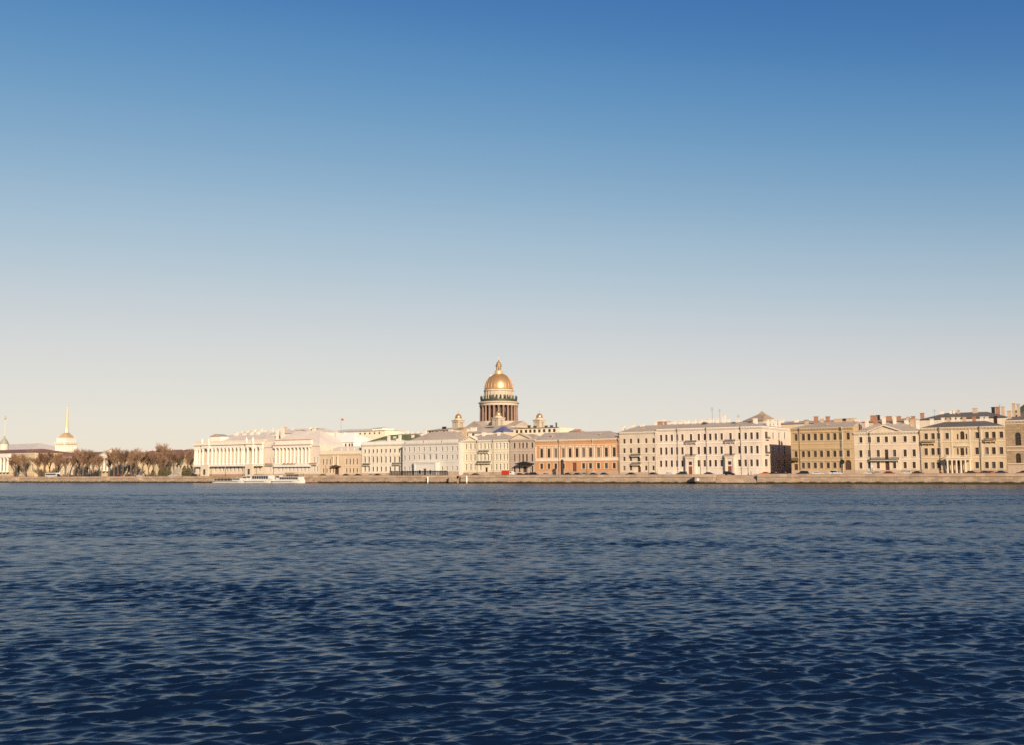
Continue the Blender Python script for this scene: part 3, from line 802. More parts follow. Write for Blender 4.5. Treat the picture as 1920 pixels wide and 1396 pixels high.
    b = building('white mansion with ten half columns and three rust coloured balconies', 497, 600.5, 834, 807, depth=26, wall=c13, trim=TRIM_WHITE, roof=ROOF_PALE, ref=550, rows=[(857, 866), (873, 883)],
                 cols=zx(440, [510, 556, 638, 692, 742, 798, 852, 908, 962, 1018, 1070, 1152, 1200]), ww=1.05, style='bare', mix=(.1, .45, .4, .05), frm=FRAME_WHITE, courses=(868.5,), plinth=887, plinth_mat=GRANITE_P)
    upper = MB()
    for p in zx(440, [612, 666, 717, 771, 826, 881, 936, 990, 1045, 1097]):
        column(b, b.u(p), -.75, b.z(868), b.z(838.5), .62, TRIM_WHITE, 12)
    u0, u1 = b.u(516), b.u(584)
    MB().box(u0 - .6, u1 + .6, -1.5, -.61, b.z(838.4), b.z(833.5)).box(u0 - .4, u1 + .4, -1.2, -.605, b.z(874), b.z(868.2)).build('entablature', TRIM_WHITE, b.root)
    MB().box(u0 - .9, u1 + .9, -1.9, -.6, b.z(833.4), b.z(832)).build('cornice', stucco((.60, .36, .24)), b.root)
    MB().box(u0, u1, -.5, 1, b.H + .1, b.z(824)).build('attic', b.trim, b.root)
    MB().box(u0 - .3, u1 + .3, -.8, 1.2, b.z(823.9), b.z(822.5)).build('attic_cornice', stucco((.60, .36, .24)), b.root)
    rust_iron = plain('rusty iron', (.30, .13, .05), .7)
    for a, c in ((499.5, 513), (532, 556), (581.5, 595)): balcony(b, a, c, 870, 1.3, rail=rust_iron)
    for px, t, w in ((530, 803, 7), (560, 806, 8), (574, 807, 8), (589, 803, 7), (520, 805, 5)): chimney(b, px, t, w, CHIM_T if px in (560, 574) else CHIM_W, 13)
    # the colonnaded palace
    c14 = stucco((.66, .55, .42), .14)
    b = building('long white palace with giant columns on a rusticated base', 368, 496, 828.5, 814, depth=30, wall=c14, trim=TRIM_WHITE, roof=ROOF_PALE, ref=430, rows=[(842, 852), (856, 867), (873, 882.5)],
                 cols=[374, 382, 391, 404, 412, 418.5, 425.3, 432.2, 439.3, 446.4, 453.4, 464, 474, 487], ww=1.25, style='bare', mix=(.35, .5, .1, .05), frm=FRAME_WHITE, courses=(870.5,), plinth=887.5, plinth_mat=mottled('red plinth granite', (.42, .25, .18), .2, .5, .8))
    for p in (369.3, 372.5, 377.5, 386, 395.5, 401, 407.5, 415, 422, 428.8, 435.7, 442.8, 450, 457, 460.5, 469.5, 479, 483, 491, 494.8):
        pr = -2.1 if 383 < p < 398 or 466 < p < 481 else -1.25
        column(b, b.u(p), pr, b.z(869.5), b.z(839), .78, TRIM_WHITE, 12)
    e = MB().box(-.2, b.W, -1.9, -.61, b.z(838.8), b.z(833)).box(-.6, b.W + .3, -2.6, -.605, b.z(832.9), b.z(830.2)).box(0, b.W, -2.0, -.604, b.z(873.2), b.z(869.6))
    for a, c in ((384, 398), (467, 481)): e.box(b.u(a), b.u(c), -2.9, -1.902, b.z(838.8), b.z(833)).box(b.u(a) - .3, b.u(c) + .3, -3.4, -2.61, b.z(832.9), b.z(830.2))
    e.build('entablature', TRIM_WHITE, b.root)
    for a, c in ((384, 398), (467, 481)):
        bk = MB().box(b.u(a), b.u(c), -2.9, -2.01, .1, b.z(869.7)).build('base_block', c14, b.root)
        um = (b.u(a) + b.u(c)) / 2; MB().box(um - .9, um + .9, -2.96, -2.88, 1.2, 4.6).build('niche_window', PANES[1], bk)
    at = MB().box(0, b.W, -1.0, 2, b.z(830.1), b.z(824.5))
    at.build('attic', c14, b.root)
    for a, c in ((384, 398), (467, 481)):
        for p in (a + 1, c - 1):
            MB().lathe([(.7, b.z(830)), (.8, b.z(826)), (.5, b.z(823)), (.15, b.z(820))], 8, b.u(p), -2.6).build('statue', TRIM_WHITE, b.root)
    u0, u1 = b.u(388), b.u(407)
    MB().box(u0, u1, 2.2, 9, b.z(826), b.z(815.5)).prism([(u0 - .5, b.z(815.5) + .003), (u1 + .5, b.z(815.5) + .003), ((u0 + u1) / 2, b.z(811))], 1.8, 9.2, 1).build('attic_pavilion', [TRIM_WHITE, ROOF_GREY], b.root)
    for px, t, w in ((443, 810, 9), (458, 812, 8), (472, 809, 6), (484, 808, 7), (413, 814, 6)): chimney(b, px, t, w, CHIM_W, 14)
quay_row()

# ------------------------------------------------------------------ roofs and houses seen above the row
def behind():
    B = lambda label, px0, px1, eave, ridge, d, depth=14, wall=TRIM_CREAM, roof=ROOF_PALE, **k: building(label, px0, px1, eave, ridge, d0=d, depth=depth, wall=wall, roof=roof, cornice=k.pop('cornice', False), name='rear_house', group='houses behind the quay row', **k)
    wp = stucco((.74, .65, .54), .12); wt = stucco((.58, .45, .32), .12)
    b = B('long pale rear house with many chimneys behind the colonnaded palace', 430, 500, 816, 807, 75, 16, wp)
    for px, t in ((441, 809), (452, 808), (464, 807), (477, 804), (490, 803), (497, 806)): chimney(b, px, t, 6, CHIM_W, 6)
    b = B('pale rear house with attic windows above the white mansion', 500, 606, 811, 803, 80, 18, wp, rows=[(813.5, 818)], cols=[512, 524, 566, 578, 590], ww=1.6, style='bare')
    for px, t in ((510, 802), (526, 801), (536, 800), (548, 802), (581, 800), (589, 801), (601, 803)): chimney(b, px, t, 6, CHIM_W if px != 536 else CHIM_T, 8)
    u, z = b.u(588), b.z(805); dormer(b, 562, 806, 4, 2.5, 2, ROOF_BROWN); dormer(b, 588, 803, 4.5, 2.2, 2, ROOF_GREY)
    b = B('white house with a tall bright hipped roof behind the arched gate', 601, 664, 829, 811, 44, 22, stucco((.84, .78, .70), .08), stucco((.82, .76, .69), .08), rows=[(831, 837.5), (839.5, 844.5)], cols=[632, 639, 648, 655, 660], ww=1.5, style='bare', mix=(.4, .5, .1, 0))
    for px, t in ((630, 808), (645, 810), (672, 815)): chimney(b, px, t, 6, CHIM_W, 9)
    b = B('long cream rear house under the red flag', 606, 722, 808, 803.5, 110, 20, stucco((.78, .68, .5), .1), rows=[(810.5, 814)], cols=list(range(612, 720, 9)), ww=1.5, style='bare')
    FLAG = (b, 640)
    bb = B('boxy white lift house on the rear roofs', 697.5, 717, 801.5, 800, 111.5, 12, TRIM_WHITE, rows=[(805, 810)], cols=[703, 711], ww=1.5, style='bare')
    b = B('pale rear house beyond the green roof', 716, 790, 813.5, 811, 120, 14, wp)
    for k, px in enumerate((722, 731, 740, 748, 756, 764, 773, 783)): chimney(b, px, 809.5 - (k % 3), 5, CHIM_W, 4)
    b = B('house with a mossy green hipped roof behind the cream house', 684, 786, 827, 814, 46, 20, wp, ROOF_GREEN)
    for px, t in ((729, 816), (750, 815), (740, 818), (774, 815)): chimney(b, px, t, 5, CHIM_W, 5)
    b = B('beige rear house with roof lights left of the cathedral', 796, 850, 806, 802, 85, 15, wt, ROOF_GREY, rows=[(806.8, 809.5)], cols=[806, 811, 818, 832, 840], ww=1.8, style='bare')
    chimney(b, 833, 799.5, 8, IRON, 5)
    for px in (826, 846): chimney(b, px, 803, 7, CHIM_T, 5)
    b = B('rear house with broad grey roof left of the cathedral drum', 852, 905, 811, 800.5, 60, 20, wp, ROOF_GREY, rows=[(812.5, 817)], cols=[872, 878, 887], ww=1.8, style='bare', hip=(1, 1))
    for px, t in ((876, 803, ), (888, 801)): chimney(b, px, t, 14, CHIM_W, 3)
    b = B('rear house with a low mauve grey roof before the cathedral', 900, 950, 809, 796.5, 72, 22, wp, ROOF_GREY)
    chimney(b, 944, 806, 6, CHIM_W, 3); chimney(b, 921, 806, 4, BRICK, 3)
    slate = mottled('blue slate roof', (.11, .12, .20), .2, .4, .6)
    u0, u1 = b.u(926, 805, 70), b.u(945, 805, 70)
    b = B('small pavilion with a blue slate roof below the cathedral drum', 925, 945, 808.5, 798.5, 58, 10, wt, slate)
    b = B('long cream rear house with a row of attic windows right of the cathedral', 946, 1050, 801.5, 800.5, 70, 16, stucco((.76, .66, .5), .1), ROOF_GREY, rows=[(804, 810)], cols=[954, 960, 969, 977, 986, 994, 1002, 1011, 1020, 1030, 1039], ww=1.7, style='bare', mix=(.4, .5, .1, 0))
    for px, t in ((992, 797), (1003, 798), (1024, 797.5), (1034, 797), (1043, 792)): chimney(b, px, t, 5 if px != 1043 else 1.2, BRONZE, 6)
    b = B('low rear house with chimneys above the orange mansion', 1046, 1082, 808, 803.5, 80, 12, wt, ROOF_GREY)
    chimney(b, 1052, 803, 5, CHIM_W, 4)
    b = B('pale rear house with clustered chimneys above the beige house', 1210, 1440, 797, 792.5, 62, 14, wp, ROOF_PALE)
    for px, t, w, m in ((1231, 788, 8, CHIM_W), (1241, 790, 18, BRICK), (1244, 786.5, 5, CHIM_W), (1253, 790, 9, BRICK), (1262, 789, 5, CHIM_W), (1277, 788, 5, CHIM_W), (1290, 788, 5, CHIM_W), (1325, 786, 6, CHIM_W), (1335, 785, 5, CHIM_W), (1366, 786, 5, CHIM_W)): chimney(b, px, t, w, m, 5)
    b = B('house with a brown tent roof rising above the corner house', 1394, 1434, 788, 775, 95, 28, wt, ROOF_BROWN, hip=(1, 1))
    m = MB().frus(b.W / 2, 14, b.ridge - .8, b.ridge + 1.4, 2.0, 2.0, .1, .1)
    m.build('lantern_roof', ROOF_BROWN, b.roof)
    b = B('rear house with dark roof lights above the ochre house', 1440, 1610, 792, 787.5, 66, 14, wt, ROOF_GREY)
    for px, t, w, m in ((1450, 786, 6, CHIM_W), (1465, 786, 10, CHIM_W), (1493, 787, 8, CHIM_W), (1512, 787, 8, IRON), (1566, 786, 6, CHIM_T), (1600, 783.5, 12, CHIM_T), (1582, 784.5, 8, IRON)): chimney(b, px, t, w, m, 4)
    b = B('rear house with brick chimneys above the pedimented house', 1612, 1740, 789, 784, 70, 14, wt, ROOF_BROWN)
    for px, t, w, m in ((1636, 778.5, 8, BRICK), (1646, 778, 7, IRON), (1666, 780, 12, BRICK), (1684, 780, 10, BRICK), (1702, 781, 6, CHIM_T), (1712, 780, 7, BRICK), (1729, 774, 7, BRICK)): chimney(b, px, t, w, m, 5)
    b = B('long dark roofed rear house above the tan porch house', 1726, 1895, 783, 772, 52, 18, stucco((.66, .55, .42)), ROOF_DARK, ref=1810)
    for px, t, w, m in ((1766, 768.5, 6, CHIM_W), (1783, 768.5, 5, CHIM_W), (1789, 768.5, 4, CHIM_W), (1797, 768.5, 5, CHIM_T), (1828, 765, 9, CHIM_T), (1862, 763, 6, IRON), (1870, 762.5, 7, BRICK), (1880, 762, 6, CHIM_T)): chimney(b, px, t, w, m, 8)
    mast(b, 1752, 766, 8); mast(b, 1874, 757, 8)
    b = B('house with a steep dark green roof at the frame edge', 1905, 1995, 770, 745, 60, 20, wt, mottled('dark green roof', (.07, .08, .055), .2, .3, .6))
    # flag
    s, zt = F(639.5, 783, 118); zb = F(639.5, 804, 118)[1]
    f = thing('flagpole', 'red flag on a thin pole above the pale rear roofs', 'flag', Q(s, 118, zb - .5))
    MB().tube((0, 0, 0), (0, 0, zt - zb + .5), .09, .06, 6).build('pole', PIPE, f)
    h = zt - zb + .4
    fl = MB()
    for k in range(6):
        x0, x1 = k * .42, (k + 1) * .42; y = lambda x: .25 * math.sin(x * 2.2)
        za, zb2 = h - .12 * x0, h - .12 * x1
        fl.face([(x0, y(x0), za - 1.3), (x1, y(x1), zb2 - 1.3), (x1, y(x1), zb2), (x0, y(x0), za)])
    fl.build('banner', plain('flag red', (.62, .10, .08), .8), f)
behind()

# ------------------------------------------------------------------ the domed cathedral
def cathedral():
    Y = 900.0
    P = FY(935.8, 885, Y); k = Y / FPX * 1.0
    Z = lambda py: FY(935.8, py, Y).z - GROUND
    c = thing('cathedral', 'domed cathedral with a gilded dome over a ring of red columns', 'cathedral', (P.x, P.y, GROUND), R(45))
    px = k
    a = 76 * px / math.sqrt(2)              # corner towers, the body turned 45 degrees to the river
    zb = Z(803)
    b = MB().box(-a - 6, a + 6, -a - 6, a + 6, -1, zb).box(-a - 7, a + 7, -a - 7, a + 7, zb + .002, zb + 1.2)
    b.build('body', STONE, c)
    rf = MB()
    for q in ((1, 0), (0, 1)):
        L, Wd = a + 5, 11
        if q == (1, 0): rf.face([(-L, -Wd, zb + 1.2), (L, -Wd, zb + 1.2), (L, 0, zb + 6), (-L, 0, zb + 6)]).face([(L, Wd, zb + 1.2), (-L, Wd, zb + 1.2), (-L, 0, zb + 6), (L, 0, zb + 6)]).face([(-L, Wd, zb + 1.2), (-L, -Wd, zb + 1.2), (-L, 0, zb + 6)]).face([(L, -Wd, zb + 1.2), (L, Wd, zb + 1.2), (L, 0, zb + 6)])
        else: rf.face([(-Wd, L, zb + 1.22), (-Wd, -L, zb + 1.22), (0, -L, zb + 6.02), (0, L, zb + 6.02)]).face([(Wd, -L, zb + 1.22), (Wd, L, zb + 1.22), (0, L, zb + 6.02), (0, -L, zb + 6.02)]).face([(-Wd, -L, zb + 1.22), (Wd, -L, zb + 1.22), (0, -L, zb + 6.02)]).face([(Wd, L, zb + 1.22), (-Wd, L, zb + 1.22), (0, L, zb + 6.02)])
    rf.build('roof', ROOF_GREY, c)
    # drum
    z0, z1, z2, z3 = Z(798), Z(789.5), Z(760), Z(752)
    MB().lathe([(38 * px, z0 - 5), (38 * px, z1 - .6), (37 * px, z1)], 48).build('drum_base', STONE, c)
    drum = MB().lathe([(27.5 * px, z1 - .5), (27.5 * px, z2 + .2)], 48).build('drum', mottled('drum marble with painted shade', (.115, .085, .068), .2, .2, .85), c)  # wall colour darkened all round to carry the shade between the columns
    for q in range(24):
        t = 2 * math.pi * (q + .5) / 24
        w = MB().prism([(-1.0, 4), (1.0, 4), (1.0, 9.5), (.7, 10.4), (0, 10.8), (-.7, 10.4), (-1.0, 9.5)], -.06, .05)
        w.build('drum_window', PANES[0], drum, (27.5 * px * math.cos(t), 27.5 * px * math.sin(t), z1 - 2), t + math.pi / 2)
    col = MB(); r = 1.0
    col.lathe([(1.35, 0), (1.35, .6), (1.05, 1.0), (1.0, (z2 - z1) * .4), (.85, z2 - z1 - 2.0), (.95, z2 - z1 - 1.6), (1.35, z2 - z1 - .4), (1.35, z2 - z1)], 12)
    cm = col.mesh('column', RED_GRANITE)
    for q in range(24):
        t = 2 * math.pi * q / 24
        link('column', cm, c, (33.8 * px * math.cos(t), 33.8 * px * math.sin(t), z1))
    MB().lathe([(34 * px, z2 + .01), (36.5 * px, z2 + .05), (36.5 * px, z2 + 1.8), (38.6 * px, z2 + 2.3), (38.6 * px, z2 + 2.9), (35.5 * px, z3 - .2), (28 * px, z3)], 48).build('entablature', STONE_P, c)
    # balustrade and statues
    bl = MB().lathe([(34.4 * px, z3 + .01), (34.4 * px, z3 + 1.9), (33.6 * px, z3 + 1.9), (33.6 * px, z3 + .01)], 48).build('balustrade', BRONZE, c)
    st = MB().lathe([(.5, 0), (.62, 1.0), (.42, 1.7), (.62, 2.4), (.2, 2.75), (.28, 3.1), (.2, 3.4), (.05, 3.5)], 8).mesh('statue', BRONZE)
    for q in range(24):
        t = 2 * math.pi * (q + .5) / 24; link('statue', st, c, (34 * px * math.cos(t), 34 * px * math.sin(t), z3 + 1.9))
    # attic with windows
    z4 = Z(732.5)
    at = MB().lathe([(26.8 * px, z3), (26.8 * px, z4 - .3)], 48).build('attic_drum', STONE_P, c)
    aw = MB().prism([(-.75, 0), (.75, 0), (.75, 3), (.5, 3.5), (0, 3.75), (-.5, 3.5), (-.75, 3)], -.06, .05).mesh('attic_window', PANES[1])
    pl = MB().box(-.4, .4, -.45, .1, 0, z4 - z3 - .5).mesh('pilaster', STONE_P)
    for q in range(24):
        t = 2 * math.pi * (q + .5) / 24; link('attic_window', aw, at, (26.8 * px * math.cos(t), 26.8 * px * math.sin(t), z3 + 2.2), t + math.pi / 2)
        t = 2 * math.pi * q / 24; link('pilaster', pl, at, (26.8 * px * math.cos(t), 26.8 * px * math.sin(t), z3 + .05), t + math.pi / 2)
    MB().lathe([(26.9 * px, z4 - .28), (28.2 * px, z4), (28.2 * px, z4 + .8), (27.2 * px, Z(729.5))], 48).build('attic_cornice', STONE_P, c)
    # dome
    zd = Z(729.4); zt = Z(699.5); rr = 26.9 * px; n = 14
    prof = [(rr * 1.0, zd), (rr * 1.005, zd + .8)]
    H = (zt - zd - .8)
    for q in range(1, n + 1):
        t = q / n * R(76); prof.append((rr * math.cos(t) ** .93, zd + .8 + H * math.sin(t) / math.sin(R(76))))
    dm = MB().lathe(prof, 96).build('dome', GOLD, c, smooth=True)
    rib = MB()
    for q in range(24):
        t = 2 * math.pi * q / 24
        for (ra, za), (rb, zb2) in zip(prof[1:-1], prof[2:]): rib.tube((ra * math.cos(t), ra * math.sin(t), za), (rb * math.cos(t), rb * math.sin(t), zb2), .16, .14, 5)
    rib.build('ribs', GOLD, dm)['kind'] = 'stuff'
    rt_ = prof[-1][0]
    MB().lathe([(rt_ * 1.02, zt - .4), (8.2 * px, zt), (8.2 * px, zt + .9), (7.4 * px, zt + 1.3), (7.0 * px, Z(696))], 24).build('lantern_base', GOLD_PALE, c)
    la = MB().lathe([(4.3 * px, Z(696.2)), (4.3 * px, Z(687.5))], 16).build('lantern', STONE_P, c)
    lc = MB().lathe([(.38, 0), (.32, Z(687.5) - Z(696))], 8).mesh('lantern_column', STONE_P)
    for q in range(8):
        t = 2 * math.pi * (q + .5) / 8; link('lantern_column', lc, la, (5.5 * px * math.cos(t), 5.5 * px * math.sin(t), Z(696)))
        w = MB().box(-.4, .4, -.05, .05, 0, 2.8); t = 2 * math.pi * q / 8; w.build('pane', PANES[1], la, (4.3 * px * math.cos(t), 4.3 * px * math.sin(t), Z(695)), t + math.pi / 2)
    zz = Z(687.4)
    MB().lathe([(6.4 * px, zz), (6.4 * px, zz + .5), (5.2 * px, zz + .9), (5.0 * px, zz + 2.0), (3.6 * px, zz + 3.4), (1.4 * px, zz + 4.4), (.9 * px, zz + 5.2)], 20).build('lantern_cupola', GOLD, c, smooth=True)
    zc = zz + 5.2
    MB().lathe([(.2, zc), (.55, zc + .35), (.2, zc + .75)], 10).box(-.09, .09, -.09, .09, zc + .7, zc + 3.4).box(-.75, .75, -.08, .08, zc + 2.2, zc + 2.45).build('cross', GOLD, c, rz=R(-45))
    # four bell towers
    for sx, sy in ((-1, -1), (1, -1), (1, 1), (-1, 1)):
        x, y = sx * a, sy * a
        zo = Z(803)
        zt0, zt1 = zo, Z(786)
        h = zt1 - zt0
        w = 8.0 * px
        t = MB()
        for qx in (-1, 1):
            for qy in (-1, 1): t.box(x + qx * w - 1.3 * (qx > 0) * 1.3 - .0 if False else x + qx * (w - .9) - .9, x + qx * (w - .9) + .9, y + qy * (w - .9) - .9, y + qy * (w - .9) + .9, zt0 + 1, zt1 - 2)
        t.box(x - w - .3, x + w + .3, y - w - .3, y + w + .3, zt0 - .5, zt0 + 1.0)
        t.box(x - w - .2, x + w + .2, y - w - .2, y + w + .2, zt1 - 2.0, zt1 - .6).box(x - w - .7, x + w + .7, y - w - .7, y + w + .7, zt1 - .598, zt1)
        t.box(x - w * .55, x + w * .55, y - w * .55, y + w * .55, zt0 + 1, zt1 - 2)
        for ang in range(4):
            ux, uy = ((1, 0), (0, 1), (-1, 0), (0, -1))[ang]
            for pp in (-.25, .25):
                pxx, pyy = x + ux * (w - .5) + (-uy) * pp * w * 2 * .5, y + uy * (w - .5) + ux * pp * w * 2 * .5
                t.lathe([(.5, zt0 + 1), (.45, zt1 - 2)], 8, pxx, pyy)
        to = t.build('bell_tower', STONE, c)
        MB().lathe([(w * .95, zt1 + .01), (w * .9, zt1 + 1.1), (w * .68, zt1 + 1.4), (w * .66, zt1 + 2.0)], 16, x, y).build('tower_attic', STONE_P, to)
        zd2 = zt1 + 2.0; r2 = 6.2 * px
        MB().lathe([(r2, zd2)] + [(r2 * math.cos(q / 8 * R(80)), zd2 + r2 * 1.25 * math.sin(q / 8 * R(80))) for q in range(1, 9)] + [(.25, zd2 + r2 * 1.35), (.35, zd2 + r2 * 1.5), (.05, zd2 + r2 * 1.62)], 20, x, y).build('cupola', GOLD, to, smooth=True)
        MB().box(x - .07, x + .07, y - .07, y + .07, zd2 + r2 * 1.55, zd2 + r2 * 2.1).box(x - .35, x + .35, y - .06, y + .06, zd2 + r2 * 1.85, zd2 + r2 * 1.92).build('cross', GOLD, to)
cathedral()

# ------------------------------------------------------------------ the yellow admiralty ranges and their gilded spire
def admiralty():
    yel = stucco((.64, .48, .29), .15); white = TRIM_WHITE
    D1 = 66.0
    b = building('yellow pavilion with white columns and a low red hipped roof at the frame edge', -60, 66, 849, 842, d0=D1 - 14, depth=34, wall=yel, trim=white, roof=ROOF_RED, ref=20, rows=[(861, 866), (870, 881)], cols=list(range(-52, 62, 8)), ww=1.8, style='bare', frm=FRAME_WHITE,
                 mix=(.5, .4, .1, 0), courses=(885,), name='palace_wing', plinth=890)
    for p in (-20, -13.5, -7, -.5, 6, 12.5, 19): column(b, b.u(p), -1.6, b.z(884), b.z(857), .95, white, 12)
    MB().box(b.u(-24), b.u(23), -2.8, -.61, b.z(856.8), b.z(850)).build('entablature', white, b.root)
    b = building('long yellow wing under a red brown roof behind the bare trees', 66, 186, 855, 847.5, d0=D1, depth=22, wall=yel, trim=white, roof=ROOF_RED, ref=125, rows=[(860, 864.5), (868, 876), (881, 887)], cols=[70 + 7.2 * k for k in range(16)], ww=1.5, style='sill', frm=FRAME_WHITE,
                 mix=(.5, .4, .1, 0), courses=(857.5, 879), name='palace_wing', hip=(0, 0))
    for px in (97, 152): chimney(b, px, 843.5, 4, CHIM_W, 10)
    b = building('yellow wing with a pedimented white portico among the bare trees', 186, 240, 853.5, 847, d0=D1 - 4, depth=24, wall=stucco((.62, .49, .32)), trim=white, roof=ROOF_RED, ref=212, rows=[(861, 867), (870, 880)], cols=[191 + 6 * k for k in range(8)], ww=1.4, style='bare', frm=FRAME_WHITE,
                 mix=(.4, .4, .2, 0), courses=(857, 883), name='palace_wing', hip=(0, 0))
    pediment(b, 188, 238, 839.5, 853.2, stucco((.74, .66, .52)), 1.6)
    for p in (193, 199.5, 206, 212.5, 219, 225.5, 232): column(b, b.u(p), -1.5, b.z(882), b.z(857.8), .8, white, 12)
    MB().box(b.u(190), b.u(236), -2.4, -.61, b.z(857.6), b.z(853.4)).build('entablature', white, b.root)
    b = building('yellow wing with red brown roof beside the colonnaded palace', 240, 372, 853.5, 842.5, d0=D1 + 24, depth=26, wall=stucco((.64, .49, .31)), trim=white, roof=ROOF_RED, ref=305, rows=[(857, 861.5), (865, 873), (878, 885)], cols=[245 + 7 * k for k in range(18)], ww=1.5, style='sill', frm=FRAME_WHITE,
                 mix=(.5, .4, .1, 0), courses=(855.5, 876), name='palace_wing', hip=(1, 0))
    for px, t in ((290, 840), (322, 839.5), (345, 842)): chimney(b, px, t, 5, CHIM_W, 12)
    b = building('far pale palace roof beyond the yellow pavilion', -70, 58, 843, 832, d0=190, depth=50, wall=stucco((.74, .64, .5)), trim=white, roof=ROOF_PALE, ref=10, name='far_palace', cornice=False)
    # domed pavilion with mast and gilded ball
    Y = 900; P = FY(5.5, 885, Y); Z = lambda py: FY(5.5, py, Y).z - GROUND; k = Y / FPX
    t = thing('domed_pavilion', 'small green grey dome with a thin mast and gilded finial', 'pavilion', (P.x, P.y, GROUND), 0)
    MB().lathe([(7.5 * k, 0), (7.5 * k, Z(833)), (8.2 * k, Z(832.5)), (8.2 * k, Z(831))], 24).build('drum', stucco((.74, .64, .5)), t)
    MB().lathe([(7.5 * k, Z(831)), (6.8 * k, Z(828)), (4.4 * k, Z(823.5)), (1.8 * k, Z(821)), (1.2 * k, Z(817)), (.3, Z(816))], 24).build('dome', mottled('dome copper', (.34, .33, .25), .2, .4, .6), t, smooth=True)
    MB().tube((0, 0, Z(817)), (0, 0, Z(785)), .26, .15, 8).build('mast', stucco((.7, .62, .5)), t)
    MB().lathe([(.2, Z(785.5)), (.95, Z(783.5)), (1.0, Z(782)), (.3, Z(779.5)), (.5, Z(778.5)), (.1, Z(776.5))], 10).build('finial', GOLD_PALE, t)
    # the spire tower
    Y = 960; P = FY(121.8, 885, Y); Z = lambda py: FY(121.8, py, Y).z - GROUND; k = Y / FPX
    t = thing('spire_tower', 'white columned tower carrying a slender gilded spire', 'tower', (P.x, P.y, GROUND), R(-20))
    w = 21 * k * .66
    MB().box(-w - 3, w + 3, -w - 3, w + 3, 0, Z(845.5)).build('base', yel, t)
    zc0, zc1 = Z(844), Z(832)
    MB().box(-w - .2, w + .2, -w - .2, w + .2, Z(845.4), zc0).build('stylobate', white, t)
    MB().box(-w + 1.6, w - 1.6, -w + 1.6, w - 1.6, zc0, zc1).build('core', white, t)
    for sx in range(8):
        for y in (-w + .8, w - .8):
            x = -w + .8 + sx * (2 * w - 1.6) / 7
            MB().lathe([(.72, zc0), (.6, zc1)], 8, x, y).build('column', white, t)
            if 0 < sx < 7: MB().lathe([(.72, zc0), (.6, zc1)], 8, y, x).build('column', white, t)
    MB().box(-w - .3, w + .3, -w - .3, w + .3, zc1 + .002, Z(829)).build('entablature', stucco((.74, .62, .46)), t)
    MB().box(-w - .5, w + .5, -w - .5, w + .5, Z(829) + .002, Z(828)).build('cornice', white, t)
    MB().box(-w * .86, w * .86, -w * .86, w * .86, Z(828) + .002, Z(820)).build('attic', white, t)
    MB().frus(0, 0, Z(820) + .002, Z(814.5), 11 * k * .86, 11 * k * .86, 8.6 * k * .86, 8.6 * k * .86).frus(0, 0, Z(814.5) + .002, Z(810), 7.4 * k * .86, 7.4 * k * .86, 3.4 * k, 3.4 * k).build('cupola', mottled('gilded cupola', (.60, .42, .23), .3, .3, .5, False, .3), t)
    ln = MB().lathe([(3.6 * k, Z(810)), (3.6 * k, Z(803)), (4.4 * k, Z(802.5)), (4.4 * k, Z(801.5))], 8).build('lantern', white, t)
    MB().lathe([(3.3 * k, Z(801.5)), (2.8 * k, Z(795)), (1.6 * k, Z(770)), (.6 * k, Z(760))], 8).build('spire', plain('spire gilding', (.90, .70, .40), .35, .4), t)
    MB().box(-.9, .9, -.12, .12, Z(759.5), Z(757.8)).tube((0, 0, Z(760.5)), (0, 0, Z(756)), .15, .08, 6).build('weather_vane', GOLD_PALE, t)
admiralty()

# ------------------------------------------------------------------ bare trees of the square
BARK = mottled('bark', (.17, .11, .075), .3, 2, .95)
TWIG = mottled('twigs', (.26, .155, .10), .3, 2, .95)
def tree_meshes(seed, h):
    rg = random.Random(seed); tr, cr = MB(), MB()
    def grow(p, d, L, r, lv):
        n = 3 if lv < 2 else 2
        for i in range(n):
            d2 = (d + Vector((rg.uniform(-.16, .16), rg.uniform(-.16, .16), rg.uniform(-.02, .14)))).normalized()
            q = p + d2 * (L / n); r2 = r * (.86 if lv else .9)
            (tr if lv < 2 else cr).tube(p, q, r, r2, 6 if lv < 2 else 3)
            p, d, r = q, d2, r2
            if lv < 4 and (lv > 0 or i == n - 1 or i == 1):
                for _ in range(2 if lv < 2 else 3):
                    a = rg.uniform(0, 6.28); t = rg.uniform(.3, .7)
                    o = Vector((math.cos(a), math.sin(a), 0))
                    grow(p, (d * (1 - t * .35) + o * t * .75 + Vector((0, 0, .2))).normalized(), L * rg.uniform(.55, .8), max(r * .55, .034), lv + 1)
        if 0 < lv < 4: grow(p, d, L * .6, max(r * .7, .034), lv + 1)
    grow(Vector((0, 0, -.2)), Vector((0, 0, 1)), h * .34, h * .022, 0)
    return tr.mesh('trunk', BARK), cr.mesh('crown', TWIG)
